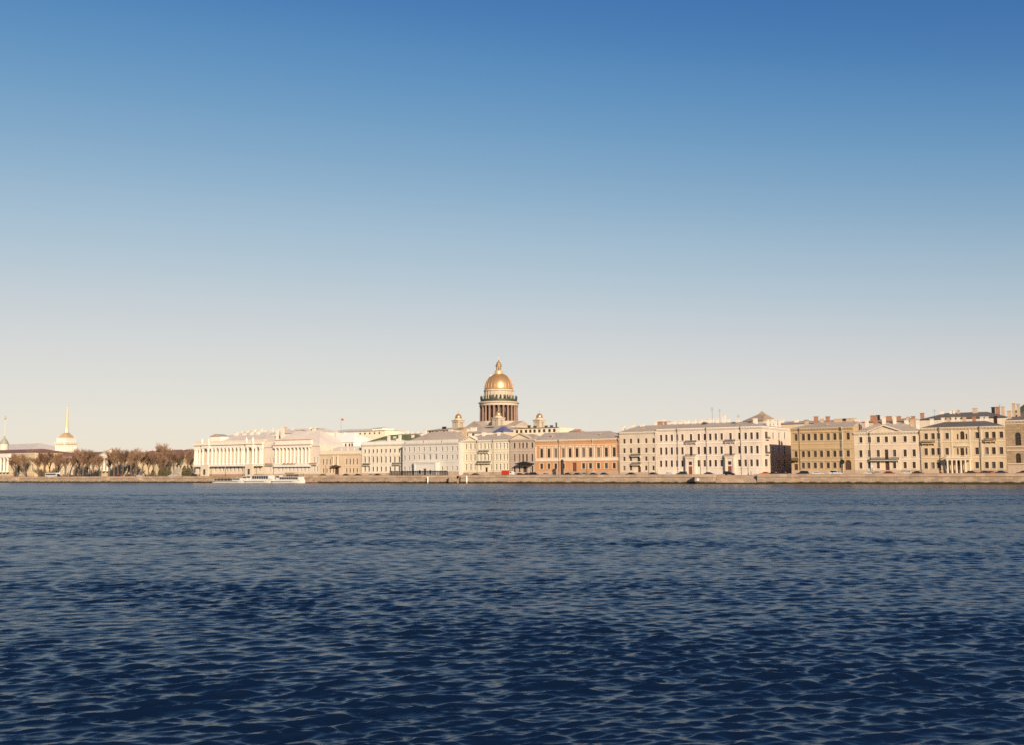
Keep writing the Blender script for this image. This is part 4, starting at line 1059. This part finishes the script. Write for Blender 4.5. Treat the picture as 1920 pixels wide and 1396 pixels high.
def trees():
    var = [tree_meshes(s, 16) for s in (1, 2, 5, 8, 13)]
    spots = [(29, 851, 40), (38, 846, 52), (50, 848, 46), (59, 840, 58), (74, 850, 44), (86, 843, 40), (95, 841, 48), (103, 846, 36), (112, 850, 42), (124, 848, 38), (132, 846, 50), (140, 843, 40), (150, 837, 44), (157, 841, 36), (165, 846, 46), (172, 841, 38), (180, 839, 44),
             (190, 850, 36), (204, 848, 46), (216, 836, 40), (223, 837, 48), (231, 840, 38), (240, 839, 52), (248, 843, 40), (257, 836, 46), (266, 842, 50), (278, 848, 58), (291, 846, 52), (302, 843, 66), (310, 827, 74), (318, 829, 80), (330, 842, 62), (341, 845, 70), (352, 838, 60), (360, 840, 72)]
    ones = 'first second third fourth fifth sixth seventh eighth ninth tenth eleventh twelfth thirteenth fourteenth fifteenth sixteenth seventeenth eighteenth nineteenth twentieth'.split()
    ordn = ones + ['twenty-' + w for w in ones[:9]] + ['thirtieth'] + ['thirty-' + w for w in ones[:9]]
    marks = {0: 'before the white columned pavilion', 3: 'at the pavilion end of the long yellow wing', 10: 'under the gilded spire', 19: 'before the pedimented portico', 29: 'tallest of all, beyond the red brown roof', 34: 'beside the colonnaded palace wall'}
    for i, (px, top, d) in enumerate(spots):
        s, zt = F(px, top, d)
        h = zt - GROUND
        if i in marks: lab = 'bare brown tree ' + marks[i]
        else: lab = 'bare brown tree, the %s from the left edge in the riverside row' % ordn[i]
        t = thing('bare_tree', lab, 'tree', Q(s, d, GROUND - .05), i * 1.7, 'bare trees of the riverside square')
        a, c = var[i % 5]
        kk = h / (max(v.co.z for v in c.vertices))
        t.scale = (kk * random.uniform(.95, 1.25),) * 2 + (kk,)
        link('trunk', a, t); link('crown', c, t)
    # evergreen shrubs round the monument
    leaf = mottled('evergreen leaves', (.13, .11, .05), .45, 1.5, .9, False)
    rg = random.Random(4)
    names = ['rounded green shrub by the monument rock', 'tall dark conical shrub beside the bare trees of the square', 'low olive shrub before the yellow wing', 'wide dark shrub next to the colonnaded palace', 'small olive shrub among the tree trunks', 'leafy green shrub behind the monument']
    for i, (px, top, w) in enumerate(((308, 875, 2.2), (300, 878, 1.6), (287, 879, 1.8), (354, 875, 2.3), (318, 872, 1.6), (346, 872, 2.0))):
        s, zt = F(px, top, 56); h = zt - GROUND
        t = thing('shrub', names[i], 'shrub', Q(s, 56, GROUND - .05), 0, 'shrubs of the riverside square')
        m = MB()
        for _ in range(420):
            u = rg.uniform(.05, 1); a = rg.uniform(0, 6.28); rad = w * math.sqrt(max(0, 1 - (2 * u - .9) ** 2 * .8)) * rg.uniform(.45, 1) * (1.1 - .5 * u)
            p = Vector((rad * math.cos(a), rad * math.sin(a), u * h)); q = .32
            d1 = Vector((rg.uniform(-1, 1), rg.uniform(-1, 1), rg.uniform(-1, 1))).normalized() * q; d2 = d1.orthogonal().normalized() * q
            m.face([p - d1, p + d2, p + d1, p - d2])
        m.build('foliage', leaf, t)
        MB().tube((0, 0, 0), (0, 0, h * .7), .15, .06, 6).build('stem', BARK, t)
trees()

# ------------------------------------------------------------------ monument: rider on a rock
def skin(name, pts, edges, mat, parent, loc=(0, 0, 0), sub=1, rootv=0, bands=None):
    me = bpy.data.meshes.new(name)
    me.from_pydata([p[:3] for p in pts], edges, [])
    o = bpy.data.objects.new(name, me); COL.objects.link(o)
    md = o.modifiers.new('s', 'SKIN'); md.use_smooth_shade = True
    for i, p in enumerate(pts): me.skin_vertices[0].data[i].radius = (p[3], p[3])
    me.skin_vertices[0].data[rootv].use_root = True
    ms = o.modifiers.new('d', 'SUBSURF'); ms.levels = ms.render_levels = sub
    dg = bpy.context.evaluated_depsgraph_get(); dg.update()
    nm = bpy.data.meshes.new_from_object(o.evaluated_get(dg))
    bpy.data.objects.remove(o)
    nm.name = name
    nm.materials.clear()
    mats = mat if isinstance(mat, list) else [mat]
    for m in mats: nm.materials.append(m)
    if bands:
        for f in nm.polygons: f.material_index = sum(f.center.z > z for z in bands)
    return link(name, nm, parent, loc)
def monument():
    s, _ = F(334, 880, 58)
    rock = mottled('thunder rock', (.40, .33, .26), .25, .6, .9, False)
    t = thing('monument', 'grey boulder pedestal with a green bronze horse and rider', 'monument', Q(s, 58, GROUND - .05))
    z1 = F(334, 876.5, 58)[1] - GROUND
    rg = random.Random(2); bm = bmesh.new(); bmesh.ops.create_cube(bm, size=2); bmesh.ops.subdivide_edges(bm, edges=bm.edges[:], cuts=5, use_grid_fill=True)
    for v in bm.verts:
        u = (v.co.z + 1) / 2; x = v.co.x
        top = z1 * (.72 + .28 * (1 - abs(x)))
        v.co = Vector((x * (6.2 - 3.4 * u) + (.8 * u), v.co.y * (3.0 - 1.2 * u), u * top)) + Vector((rg.uniform(-.25, .25), rg.uniform(-.25, .25), rg.uniform(-.12, .12) if u > .05 else 0))
    me = bpy.data.meshes.new('boulder'); bm.to_mesh(me); bm.free(); me.materials.append(rock)
    link('boulder', me, t)
    P = [(-1.2, 0, 2.0, .62), (-.2, 0, 2.5, .66), (.8, 0, 3.1, .6), (1.5, 0, 3.9, .4), (1.9, 0, 4.5, .3), (2.5, 0, 4.35, .22), (2.9, 0, 4.1, .16),
         (-1.4, .35, 1.2, .3), (-1.1, .4, .6, .16), (-1.4, .4, -.1, .15), (-1.4, -.35, 1.2, .3), (-1.0, -.4, .6, .16), (-1.2, -.4, -.1, .15),
         (1.5, .35, 2.6, .2), (2.1, .35, 2.9, .14), (2.3, .35, 2.4, .1), (1.3, -.35, 2.5, .2), (1.9, -.35, 2.5, .14), (2.1, -.35, 2.0, .1),
         (-1.9, 0, 2.0, .18), (-2.3, 0, 1.2, .14),
         (-.1, 0, 3.5, .34), (.05, 0, 4.4, .4), (.1, 0, 4.85, .16), (.15, 0, 5.25, .24), (.5, .5, 4.3, .16), (1.3, .6, 4.5, .12), (.3, -.5, 4.1, .15), (.9, -.4, 3.8, .12)]
    Eg = [(0, 1), (1, 2), (2, 3), (3, 4), (4, 5), (5, 6), (0, 7), (7, 8), (8, 9), (0, 10), (10, 11), (11, 12), (2, 13), (13, 14), (14, 15), (2, 16), (16, 17), (17, 18), (0, 19), (19, 20),
          (1, 21), (21, 22), (22, 23), (23, 24), (22, 25), (25, 26), (22, 27), (27, 28)]
    o = skin('rider', P, Eg, BRONZE, t, (.4, 0, z1 - .1)); o.scale = (1.15, 1.15, 1.15)
monument()

# ------------------------------------------------------------------ vehicles on the quay road
TYRE = plain('tyre', (.02, .02, .02), .9); RIM = plain('rim', (.4, .4, .4), .4, .8); GLASS = plain('car glass', (.02, .022, .025), .05, 0, .6)
LAMPG = plain('headlight', (.7, .7, .68), .2)
def paint(c): return plain('car paint', c, .25, 0.1, .5)
def wheel(parent, x, y, r=.32):
    w = MB()
    n = 14
    for (ra, ya, yb) in ((r, -.11, .11),):
        pts = [(x + ra * math.cos(2 * math.pi * k / n), r + ra * math.sin(2 * math.pi * k / n)) for k in range(n)]
        w.prism(pts, y - .11, y + .11)
    o = w.build('wheel', TYRE, parent)
    n = 10; pts = [(x + r * .6 * math.cos(2 * math.pi * k / n), r + r * .6 * math.sin(2 * math.pi * k / n)) for k in range(n)]
    MB().prism(pts, y - .125 if y < 0 else y + .1, y - .1 if y < 0 else y + .125).build('rim', RIM, o)
def car(label, px, col, kind='sedan', d=7.5, flip=False, s=None):
    if s is None: s = F(px, 884, d)[0]
    L = {'sedan': 4.5, 'suv': 4.7, 'van': 5.2}[kind]
    t = thing('parked_car', label, 'car', Q(s, d, GROUND - .09), -TH + (math.pi if flip else 0), 'cars parked along the quay')
    h = L / 2; W = .86
    if kind == 'sedan': low = [(-h, .3), (-h, .85), (-h + .25, .95), (h - 1.1, .93), (h - .15, .75), (h, .55), (h, .3)]; cab = [(-h + .55, .93), (-h + 1.2, 1.43), (h - 2.1, 1.45), (h - 1.25, .93)]
    elif kind == 'suv': low = [(-h, .35), (-h, .95), (-h + .1, 1.05), (h - 1.1, 1.03), (h - .1, .9), (h, .6), (h, .35)]; cab = [(-h + .12, 1.03), (-h + .4, 1.75), (h - 2.0, 1.78), (h - 1.15, 1.03)]
    else: low = [(-h, .35), (-h, 1.1), (-h + .02, 1.15), (h - .75, 1.12), (h - .1, .95), (h, .6), (h, .35)]; cab = [(-h + .03, 1.12), (-h + .08, 2.1), (h - 1.7, 2.12), (h - .8, 1.12)]
    m = MB().prism(low, -W, W)
    ct = [(x * (1 if z < 1.2 else 1), z) for x, z in cab]
    i = len(m.v); n = len(cab); inn = .14
    zt = max(z for _, z in cab)
    for sgn in (-1, 1):
        m.v += [(x, sgn * (W - (.02 if z < zt - .2 else inn)), z) for x, z in cab]
    m.f.append(tuple(i + k for k in range(n))[::-1] if False else tuple(i + k for k in range(n))); m.m.append(0)
    m.f.append(tuple(i + n + k for k in range(n))[::-1]); m.m.append(0)
    for k in range(n):
        k2 = (k + 1) % n; m.f.append((i + k2, i + k, i + n + k, i + n + k2)); m.m.append(0)
    body = m.build('body', paint(col), t)
    z0, z1 = cab[0][1] + .05, zt - .08
    def at(x0, z): return x0
    for sgn, nm in ((-1, 'side_window'), (1, 'side_window')):
        yb, ytp = sgn * (W - .01), sgn * (W - inn + .012)
        xa0, xa1, xb1, xb0 = cab[0][0] + .18, cab[1][0] + .1, cab[2][0] - .05, cab[3][0] - .16
        MB().face([(xa0, yb, z0), (xb0, yb, z0), (xb1, ytp, z1), (xa1, ytp, z1)]).build(nm, GLASS, t)
    (xa, za), (xb, zb) = cab[3], cab[2]
    MB().face([(xa + .012, -W + .12, za + .06), (xa + .012, W - .12, za + .06), (xb + .03, W - .2, zb - .06), (xb + .03, -W + .2, zb - .06)]).build('windscreen', GLASS, t)
    if kind != 'van':
        (xa, za), (xb, zb) = cab[0], cab[1]
        MB().face([(xa - .012, W - .12, za + .06), (xa - .012, -W + .12, za + .06), (xb - .03, -W + .2, zb - .06), (xb - .03, W - .2, zb - .06)]).build('rear_window', GLASS, t)
    for x in (-h + .85, h - .85):
        for y in (-W + .08, W - .08): wheel(t, x, y)
    for y in (-.6, .6): MB().box(h - .06, h + .015, y - .16, y + .16, .58, .72).build('headlight', LAMPG, t)
    return t
BLK, DRK, WHT, SIL, GRN, RED, BLU, ORG, BRG = (.012, .012, .015), (.03, .03, .035), (.72, .70, .66), (.38, .37, .36), (.02, .04, .03), (.22, .02, .02), (.015, .025, .09), (.55, .16, .05), (.13, .02, .02)
cars = [
    ('dark sedan on the quay before the peach gate house', 650, DRK, 'sedan'), ('black hatchback on the quay at the foot of the cream house', 670, BLK, 'sedan'),
    ('silver car at the nine axis cream house, first of its row', 697, SIL, 'sedan'), ('dark car under the balcony of the nine axis cream house', 709, DRK, 'sedan'),
    ('dark car before the pale yellow house, beside the white mooring post', 890, DRK, 'sedan'), ('beige car before the pale yellow house, left of its door', 875, (.4, .34, .26), 'sedan'),
    ('white car just right of the red truck', 965, WHT, 'sedan'), ('dark car under the iron canopy, nearest the truck', 973, BLK, 'sedan'), ('black car under the iron canopy', 990, BLK, 'sedan'), ('tall black off-roader at the corner of the orange mansion', 1001.5, BLK, 'suv'),
    ('pinkish silver car before the orange mansion, beside its left corner', 1022, (.45, .3, .24), 'sedan'), ('long black car left of the orange mansion door', 1066, BLK, 'sedan'), ('black car right of the orange mansion door', 1084, BLK, 'sedan'), ('grey car before the orange mansion, right of its door', 1095, (.3, .24, .2), 'sedan'),
    ('dark brown car before the orange mansion', 1114, (.06, .035, .03), 'sedan'), ('dark blue black car at the right end of the orange mansion', 1134, (.02, .018, .03), 'sedan'), ('black car before the beige four storey house', 1182, BLK, 'sedan'),
    ('black car at the right corner of the beige house', 1226, BLK, 'sedan'), ('white car parked at the left end of the cream corner house', 1255, WHT, 'sedan'), ('dark green car beside the left porch of the corner house', 1278, GRN, 'suv'),
    ('black and silver car between the two porches of the corner house', 1330, DRK, 'sedan'), ('black car at the head of the river landing', 1367, BLK, 'suv'), ('orange red car at the sunlit side wall', 1434, ORG, 'sedan'), ('black car at the mouth of the shaded side street', 1452, BLK, 'sedan'),
    ('black car before the shaded street opening', 1470, BLK, 'sedan'), ('black car at the left corner of the ochre house', 1505, BLK, 'suv'), ('white sedan before the ochre house', 1534, WHT, 'sedan'), ('white off-roader before the ochre house arch', 1567, WHT, 'suv'),
    ('white car beside the traffic sign of the pedimented house', 1630, WHT, 'sedan'), ('beige car before the long balcony', 1647, (.5, .42, .32), 'sedan'), ('red car beside the door of the pedimented house', 1668, RED, 'sedan'), ('white car at the right end of the pedimented house', 1702, WHT, 'sedan'),
    ('dark car under the left balcony of the porch house', 1722, DRK, 'sedan'), ('dark green car at the right foot of the white porch', 1822, GRN, 'sedan'), ('dark red car before the right bays of the porch house', 1845, BRG, 'sedan'), ('orange car peeping out behind the dark red one', 1860, ORG, 'sedan'), ('dark blue car at the corner of the rusticated house', 1879, BLU, 'sedan'), ('maroon car at the right frame edge', 1918, BRG, 'sedan'),
    ('dark car on the square road, right of the bus', 112, DRK, 'sedan'), ('black car on the square road near the portico', 168, BLK, 'suv'), ('red car before the pedimented portico', 220, RED, 'sedan'), ('white car before the yellow wing', 262, WHT, 'sedan'), ('red car among the trunks before the yellow wing', 243, RED, 'sedan'), ('black car at the corner of the colonnaded palace', 363, BLK, 'suv'), ('white car beside the monument', 322, WHT, 'sedan'), ('dark car on the square road under the spire', 136, DRK, 'sedan'),
    ('brown car before the white mansion', 604, (.2, .12, .07), 'sedan'),
]
for i, (lb, px, col, kd) in enumerate(cars): car(lb, px, col, kd, 7.5 if 'peeping' not in lb and 'grey car' not in lb else 10.5, i % 3 == 1)

def bus():
    s0, s1 = F(88, 890, 9)[0], F(109, 890, 9)[0]; L = s1 - s0
    t = thing('bus', 'white coach driving past the bare trees under the spire', 'bus', Q((s0 + s1) / 2, 9, GROUND - .09)); h = L / 2
    MB().prism([(-h, .4), (-h, 2.95), (-h + .15, 3.15), (h - .3, 3.15), (h, 2.4), (h, .4)], -1.25, 1.25).build('body', paint((.7, .68, .65)), t)
    n = 6
    for sgn in (-1, 1):
        for k in range(n):
            x = -h + .5 + k * (L - 1.2) / n; MB().box(x, x + (L - 1.2) / n - .15, sgn * 1.25 - .02, sgn * 1.25 + .02, 1.5, 2.6).build('side_window', GLASS, t)
    MB().face([(h + .015, -1.1, 1.4), (h + .015, 1.1, 1.4), (h + .012, 1.1, 2.38), (h + .012, -1.1, 2.38)]).build('windscreen', GLASS, t)
    for x in (-h + 1.8, h - 1.8):
        for y in (-1.15, 1.15): wheel(t, x, y, .48)
bus()
def truck():
    s0, s1, s2 = F(942.5, 884, 7)[0], F(957, 884, 7)[0], F(964, 884, 7)[0]
    t = thing('truck', 'small truck with a red box body and white cab', 'truck', Q(s0, 7, GROUND - .09)); L = s1 - s0; E = s2 - s0
    MB().box(0, L - .1, -1.1, 1.1, .7, 2.75).build('cargo_box', paint((.50, .045, .02)), t)
    MB().box(0, E, -.8, .8, .45, .695).build('chassis', IRON, t)
    c = MB().prism([(L, .702), (L, 2.3), (L + .9, 2.3), (E - .1, 1.5), (E, .702)], -1.0, 1.0).build('cab', paint(WHT), t)
    for y in (-1.005, 1.005): MB().face([(L + .25, y, 1.4), (L + 1.3, y, 1.4), (L + .9, y, 2.1), (L + .25, y, 2.1)]).build('side_window', GLASS, c)
    for x in (.8, E - .8):
        for y in (-.9, .9): wheel(t, x, y, .4)
truck()

# ------------------------------------------------------------------ river boats at the quay
HULL = mottled('white hull', (.66, .61, .55), .1, .5, .4); DECK = mottled('deck', (.5, .42, .33), .2, 1, .8); TAN = plain('awning', (.33, .24, .14), .9); NAVY = plain('dark tinted window', (.02, .035, .06), .1)
def boat(label, pa, pb, d, parts):
    s0, s1 = F(pa, 903, d)[0], F(pb, 903, d)[0]; L = s1 - s0
    t = thing('river_boat', label, 'boat', Q(s0, d, 0), -TH, 'river boats moored at the quay')
    w = 2.6; m = MB(); st = 14; rings = []
    for k in range(st + 1):
        x = L * k / st; f = k / st
        hw = w * (1 - max(0, (f - .72) / .28) ** 2.2 * .95) * (1 - max(0, (.08 - f) / .08) * .15); zt = 1.25 + .55 * max(0, (f - .6) / .4) ** 2; zb = -.5 + .5 * max(0, (f - .8) / .2)
        rings.append([(x, -hw, zt), (x, -hw * .9, zb), (x, hw * .9, zb), (x, hw, zt)])
    i = len(m.v)
    for r in rings: m.v += r
    for k in range(st):
        for q in range(4):
            q2 = (q + 1) % 4; m.f.append((i + k * 4 + q, i + k * 4 + q2, i + (k + 1) * 4 + q2, i + (k + 1) * 4 + q)); m.m.append(1 if q == 3 else 0)
    m.f.append((i, i + 1, i + 2, i + 3)); m.m.append(0); m.f.append(tuple(i + st * 4 + q for q in (3, 2, 1, 0))); m.m.append(0)
    h = m.build('hull', [HULL, DECK], t)
    MB().box(L * .02, L * .7, -w - .06, -w - .002, .85, 1.0).build('rubbing_strake', IRON, h)
    for (kind, a, b, z0, z1, nwin) in parts:
        x0, x1 = L * a, L * b
        if kind == 'cabin':
            c = MB().prism([(x0, z0), (x0 + .25, z1), (x1 - .6, z1), (x1, z0)], -w * .82, w * .82).box(x0 - .2, x1 - .3, -w * .9, w * .9, z1 + .002, z1 + .14).build('cabin', HULL, t)
            ws = (x1 - x0 - 1.4) / nwin
            for sgn in (-1, 1):
                for k in range(nwin):
                    xx = x0 + .5 + k * ws; MB().box(xx, xx + ws * .84, sgn * w * .82 - .03, sgn * w * .82 + .03, z0 + (z1 - z0) * .35, z0 + (z1 - z0) * .86).build('window', NAVY, c)
        elif kind == 'awning':
            c = MB().box(x0, x1, -w * .85, w * .85, z1, z1 + .16).box(x0, x1, -w * .86, -w * .83, z1 - .75, z1).build('awning', TAN, t)
            n = 6
            for k in range(n):
                for y in (-w * .8, w * .8):
                    xx = x0 + .1 + (x1 - x0 - .2) * k / (n - 1); MB().tube((xx, y, z0), (xx, y, z1), .05, .05, 5).build('post', HULL, c)
            for k in range(8):
                xx = x0 + .6 + (x1 - x0 - 1.2) * k / 7; MB().box(xx - .25, xx + .25, -w * .6, w * .6, z0 + .003, z0 + .45).box(xx - .25, xx - .15, -w * .6, w * .6, z0 + .453, z0 + .95).build('bench', DARKWOOD, c)
        elif kind == 'rail':
            r = MB()
            for y in (-w * .8, w * .8):
                r.tube((x0, y, z1), (x1, y, z1), .05, .05, 4); r.tube((x0, y, (z0 + z1) / 2), (x1, y, (z0 + z1) / 2), .035, .035, 4)
                k = x0
                while k <= x1: r.tube((k, y, z0), (k, y, z1), .04, .04, 4); k += 1.0
            r.build('railing', PIPE, t)
        elif kind == 'wheelhouse':
            c = MB().frus((x0 + x1) / 2, 0, z0, z1, (x1 - x0) / 2, w * .6, (x1 - x0) / 2 - .35, w * .52).build('wheelhouse', HULL, t)
            for y in (-w * .57, w * .57): MB().box(x0 + .5, x1 - .5, y - .04, y + .04, z0 + .6 * (z1 - z0), z0 + .9 * (z1 - z0)).build('window', NAVY, c)
            MB().tube(((x0 + x1) / 2, 0, z1), ((x0 + x1) / 2, 0, z1 + 1.8), .06, .03, 5).build('mast', PIPE, c)
    return t
boat('long white river boat with a brown awning over its aft deck', 403.5, 474, -4.5, [('awning', .03, .5, 1.27, 3.6, 0), ('cabin', .53, .76, 1.3, 2.7, 6), ('wheelhouse', .78, .9, 1.5, 3.7, 0), ('rail', .05, .5, 1.27, 2.1, 0)])
boat('white river boat with dark glazed cabin in the middle of the moored three', 463, 518, -4.3, [('wheelhouse', .04, .2, 1.27, 4.0, 0), ('cabin', .26, .86, 1.27, 4.3, 7), ('rail', .86, .95, 1.6, 2.3, 0)])
boat('two deck white river boat with an open upper deck, rightmost of the moored three', 513.5, 572, -4.6, [('cabin', .26, .9, 1.27, 3.4, 10), ('wheelhouse', .12, .25, 1.27, 4.1, 0), ('rail', .42, .8, 3.55, 4.6, 0), ('awning', .45, .74, 3.56, 5.5, 0)])
# low pontoon beside the boats
s0, s1 = F(573, 903, -2)[0], F(596, 903, -2)[0]
t = thing('pontoon', 'low rust brown mooring pontoon right of the boats', 'pontoon', Q(s0, -3.2, 0))
MB().box(0, s1 - s0, -1.2, 1.2, -.4, .7).build('float', mottled('rusty steel', (.20, .085, .045), .3, .8, .8), t)
MB().box(.2, s1 - s0 - .2, -1.1, 1.1, .702, .85).build('deck', DECK, t)
for x in (1, (s1 - s0) - 1): MB().lathe([(.2, .85), (.14, 1.1), (.24, 1.3)], 8, x, -.7).build('bollard', IRON, t)

# ------------------------------------------------------------------ small things of the quay
def post(label, px, top, w):
    s, zt = F(px, top, -1.6)
    t = thing('mooring_post', label, 'post', Q(s, -1.6, -1.0), -TH, 'white mooring posts in the water')
    MB().lathe([(w, 0), (w, zt + .8), (w * .7, zt + 1.0)], 12).build('shaft', plain('white paint', (.82, .8, .75), .6), t)
    MB().lathe([(w * 1.25, zt + 1.0), (w * 1.25, zt + 1.2), (.05, zt + 1.45)], 12).build('cap', plain('white paint', (.82, .8, .75), .6), t)
    MB().lathe([(w * 1.03, .4), (w * 1.03, 1.5)], 12).build('tide_band', GRANITE, t)
post('white mooring post standing in the water left of the narrow stair', 802, 893.5, .33)
post('white mooring post standing in the water right of the narrow stair', 875, 893, .33)
def buoy_plate():
    s, z = F(1308.5, 898, -6.9)
    t = thing('round_sign', 'round white plate on the bastion face beside the river landing', 'sign', Q(s, -6.75, z))
    n = 16; c = [(.6 * math.cos(2 * math.pi * k / n), .6 * math.sin(2 * math.pi * k / n)) for k in range(n)]
    MB().prism(c, -.1, 0).build('plate', plain('sign white', (.8, .68, .64), .5), t)
    MB().prism([(x * .86, y * .86) for x, y in c], -.13, -.102).build('face', plain('sign face', (.84, .76, .72), .5), t)
buoy_plate()
def railing():
    s0, s1 = F(731, 884, 3)[0], F(839, 884, 3)[0]; L = s1 - s0; z = GROUND
    t = thing('iron_railing', 'long dark cast iron railing on the quay before the pale grey house', 'railing', Q(s0, 3, z)); H = F(785, 882.2, 3)[1] - z
    MB().box(0, L, -.08, .08, H - .45, H).build('top_rail', IRON, t); MB().box(0, L, -.05, .05, .5, .6).build('lower_rail', IRON, t)
    n = 36
    pm = MB().box(-.13, .13, -.13, .13, 0, H - .452).lathe([(.2, H + .0), (.22, H + .2), (.02, H + .38)], 6).mesh('post', IRON)
    for k in range(n): link('post', pm, t, (L * k / (n - 1), 0, 0))
    bm_ = MB().box(-.03, .03, -.02, .02, .6, H - .452).mesh('bar', IRON)
    m = MB()
    for k in range(n * 4): x = L * k / (n * 4); m.box(x - .03, x + .03, -.025, .025, .602, H - .453)
    m.build('bars', IRON, t)['kind'] = 'stuff'
railing()
LANT = plain('lantern glass', (.65, .6, .5), .3)
def lamp(label, px, top, d=2.4, dark=False):
    s, zt = F(px, top, d); h = zt - GROUND
    t = thing('street_lamp', label, 'street lamp', Q(s, d, GROUND), -TH, 'street lamps along the quay')
    MB().lathe([(.26, 0), (.26, .5), (.12, .8), (.085, h - .9), (.16, h - .85), (.06, h - .75)], 8).build('pole', IRON, t)
    MB().lathe([(.12, h - .75), (.24, h - .3), (.2, h - .25)], 6).build('lantern', IRON if dark else LANT, t)
    MB().lathe([(.28, h - .25), (.06, h - .02), (.02, h)], 6).build('cap', IRON, t)
lamp('street lamp at the left corner of the colonnaded palace', 375, 873); lamp('second street lamp before the colonnaded palace', 396, 872.5); lamp('street lamp before the middle of the colonnade', 423, 873)
lamp('street lamp above the moored boats, before the palace', 456, 872); lamp('street lamp at the right end of the colonnaded palace', 481, 871); lamp('street lamp before the white mansion', 513, 871)
lamp('street lamp right of the left porch of the corner house', 1313, 857); lamp('street lamp at the river landing', 1402, 858); lamp('street lamp before the peach gate house', 610, 868); lamp('street lamp before the beige four storey house', 1216, 861); lamp('street lamp before the orange mansion door', 1100, 864)
def sign_post(label, px, top, r, col, d=2.6):
    s, zt = F(px, top, d); h = zt - GROUND
    t = thing('traffic_sign', label, 'sign', Q(s, d, GROUND), -TH, 'signs along the quay')
    MB().tube((0, 0, 0), (0, 0, h), .08, .08, 6).build('pole', IRON, t)
    n = 14; c = [(r * math.cos(2 * math.pi * k / n), h - r + r * math.sin(2 * math.pi * k / n)) for k in range(n)]
    MB().prism(c, -.14, -.09).build('disc', col, t)
sign_post('dark round board on a post before the ochre house', 1579, 860, .95, plain('dark board', (.015, .02, .018), .6))
sign_post('small white sign on a post before the pedimented house', 1635, 871, .45, plain('white board', (.75, .74, .72), .5))
def pillar():
    s, zt = F(1054, 860, 17); h = zt - GROUND
    t = thing('advertising_pillar', 'tall narrow dark pillar before the orange mansion', 'pillar', Q(s, 17, GROUND))
    MB().lathe([(.8, 0), (.8, .5), (.66, .6), (.66, h - 1.0), (.8, h - .9), (.8, h - .7)], 12).build('shaft', plain('pillar paint', (.025, .02, .022), .6), t)
    MB().lathe([(.75, h - .7), (.5, h - .2), (.05, h)], 12).build('cap', IRON, t)
pillar()

# ------------------------------------------------------------------ people
def person(label, px, d, jacket, trousers, z=GROUND, rz=0.0, k=1.0):
    s, _ = F(px, 886, d)
    t = thing('person', label, 'person', Q(s, d, z), rz, 'people walking on the quay')
    P = [(0, 0, .95, .15), (0, 0, 1.2, .15), (0, 0, 1.42, .17), (0, 0, 1.52, .07), (0, 0, 1.6, .095), (0, .02, 1.7, .09),
         (.1, 0, .88, .11), (.13, .08, .5, .075), (.14, .0, .1, .055), (.14, .12, .04, .05), (-.1, 0, .88, .11), (-.12, -.06, .5, .075), (-.13, -.2, .12, .055), (-.13, -.09, .05, .05),
         (.2, 0, 1.4, .08), (.27, -.06, 1.14, .06), (.26, .06, .9, .045), (-.2, 0, 1.4, .08), (-.27, .02, 1.14, .06), (-.25, .14, .92, .045)]
    Eg = [(0, 1), (1, 2), (2, 3), (3, 4), (4, 5), (0, 6), (6, 7), (7, 8), (8, 9), (0, 10), (10, 11), (11, 12), (12, 13), (2, 14), (14, 15), (15, 16), (2, 17), (17, 18), (18, 19)]
    skin('body', P, Eg, [plain('trousers', trousers, .9), plain('jacket', jacket, .9), plain('skin', (.45, .27, .19), .6)], t, bands=[.93, 1.5])
    MB().lathe([(.1, 1.66), (.115, 1.72), (.1, 1.8), (.03, 1.83)], 10, 0, -.015).build('hair', plain('hair', (.05, .03, .02), .8), t)
person('person in a brown jacket walking at the head of the river landing', 1408, 5.2, (.16, .09, .05), (.03, .03, .04), rz=1.2)
person('person in an orange jacket in the shade left of the white porch', 1765, 3.0, (.7, .22, .06), (.05, .05, .06), rz=.6)
person('person in dark clothes before the peach gate house', 634, 3.0, (.05, .05, .06), (.03, .03, .035), rz=2.0)
person('person in a pale coat beside the moored boats', 531, 3.0, (.45, .36, .28), (.05, .05, .07), rz=-1.0)
person('person in a red brown coat before the white mansion', 569, 3.0, (.3, .13, .08), (.04, .04, .05), rz=.3)
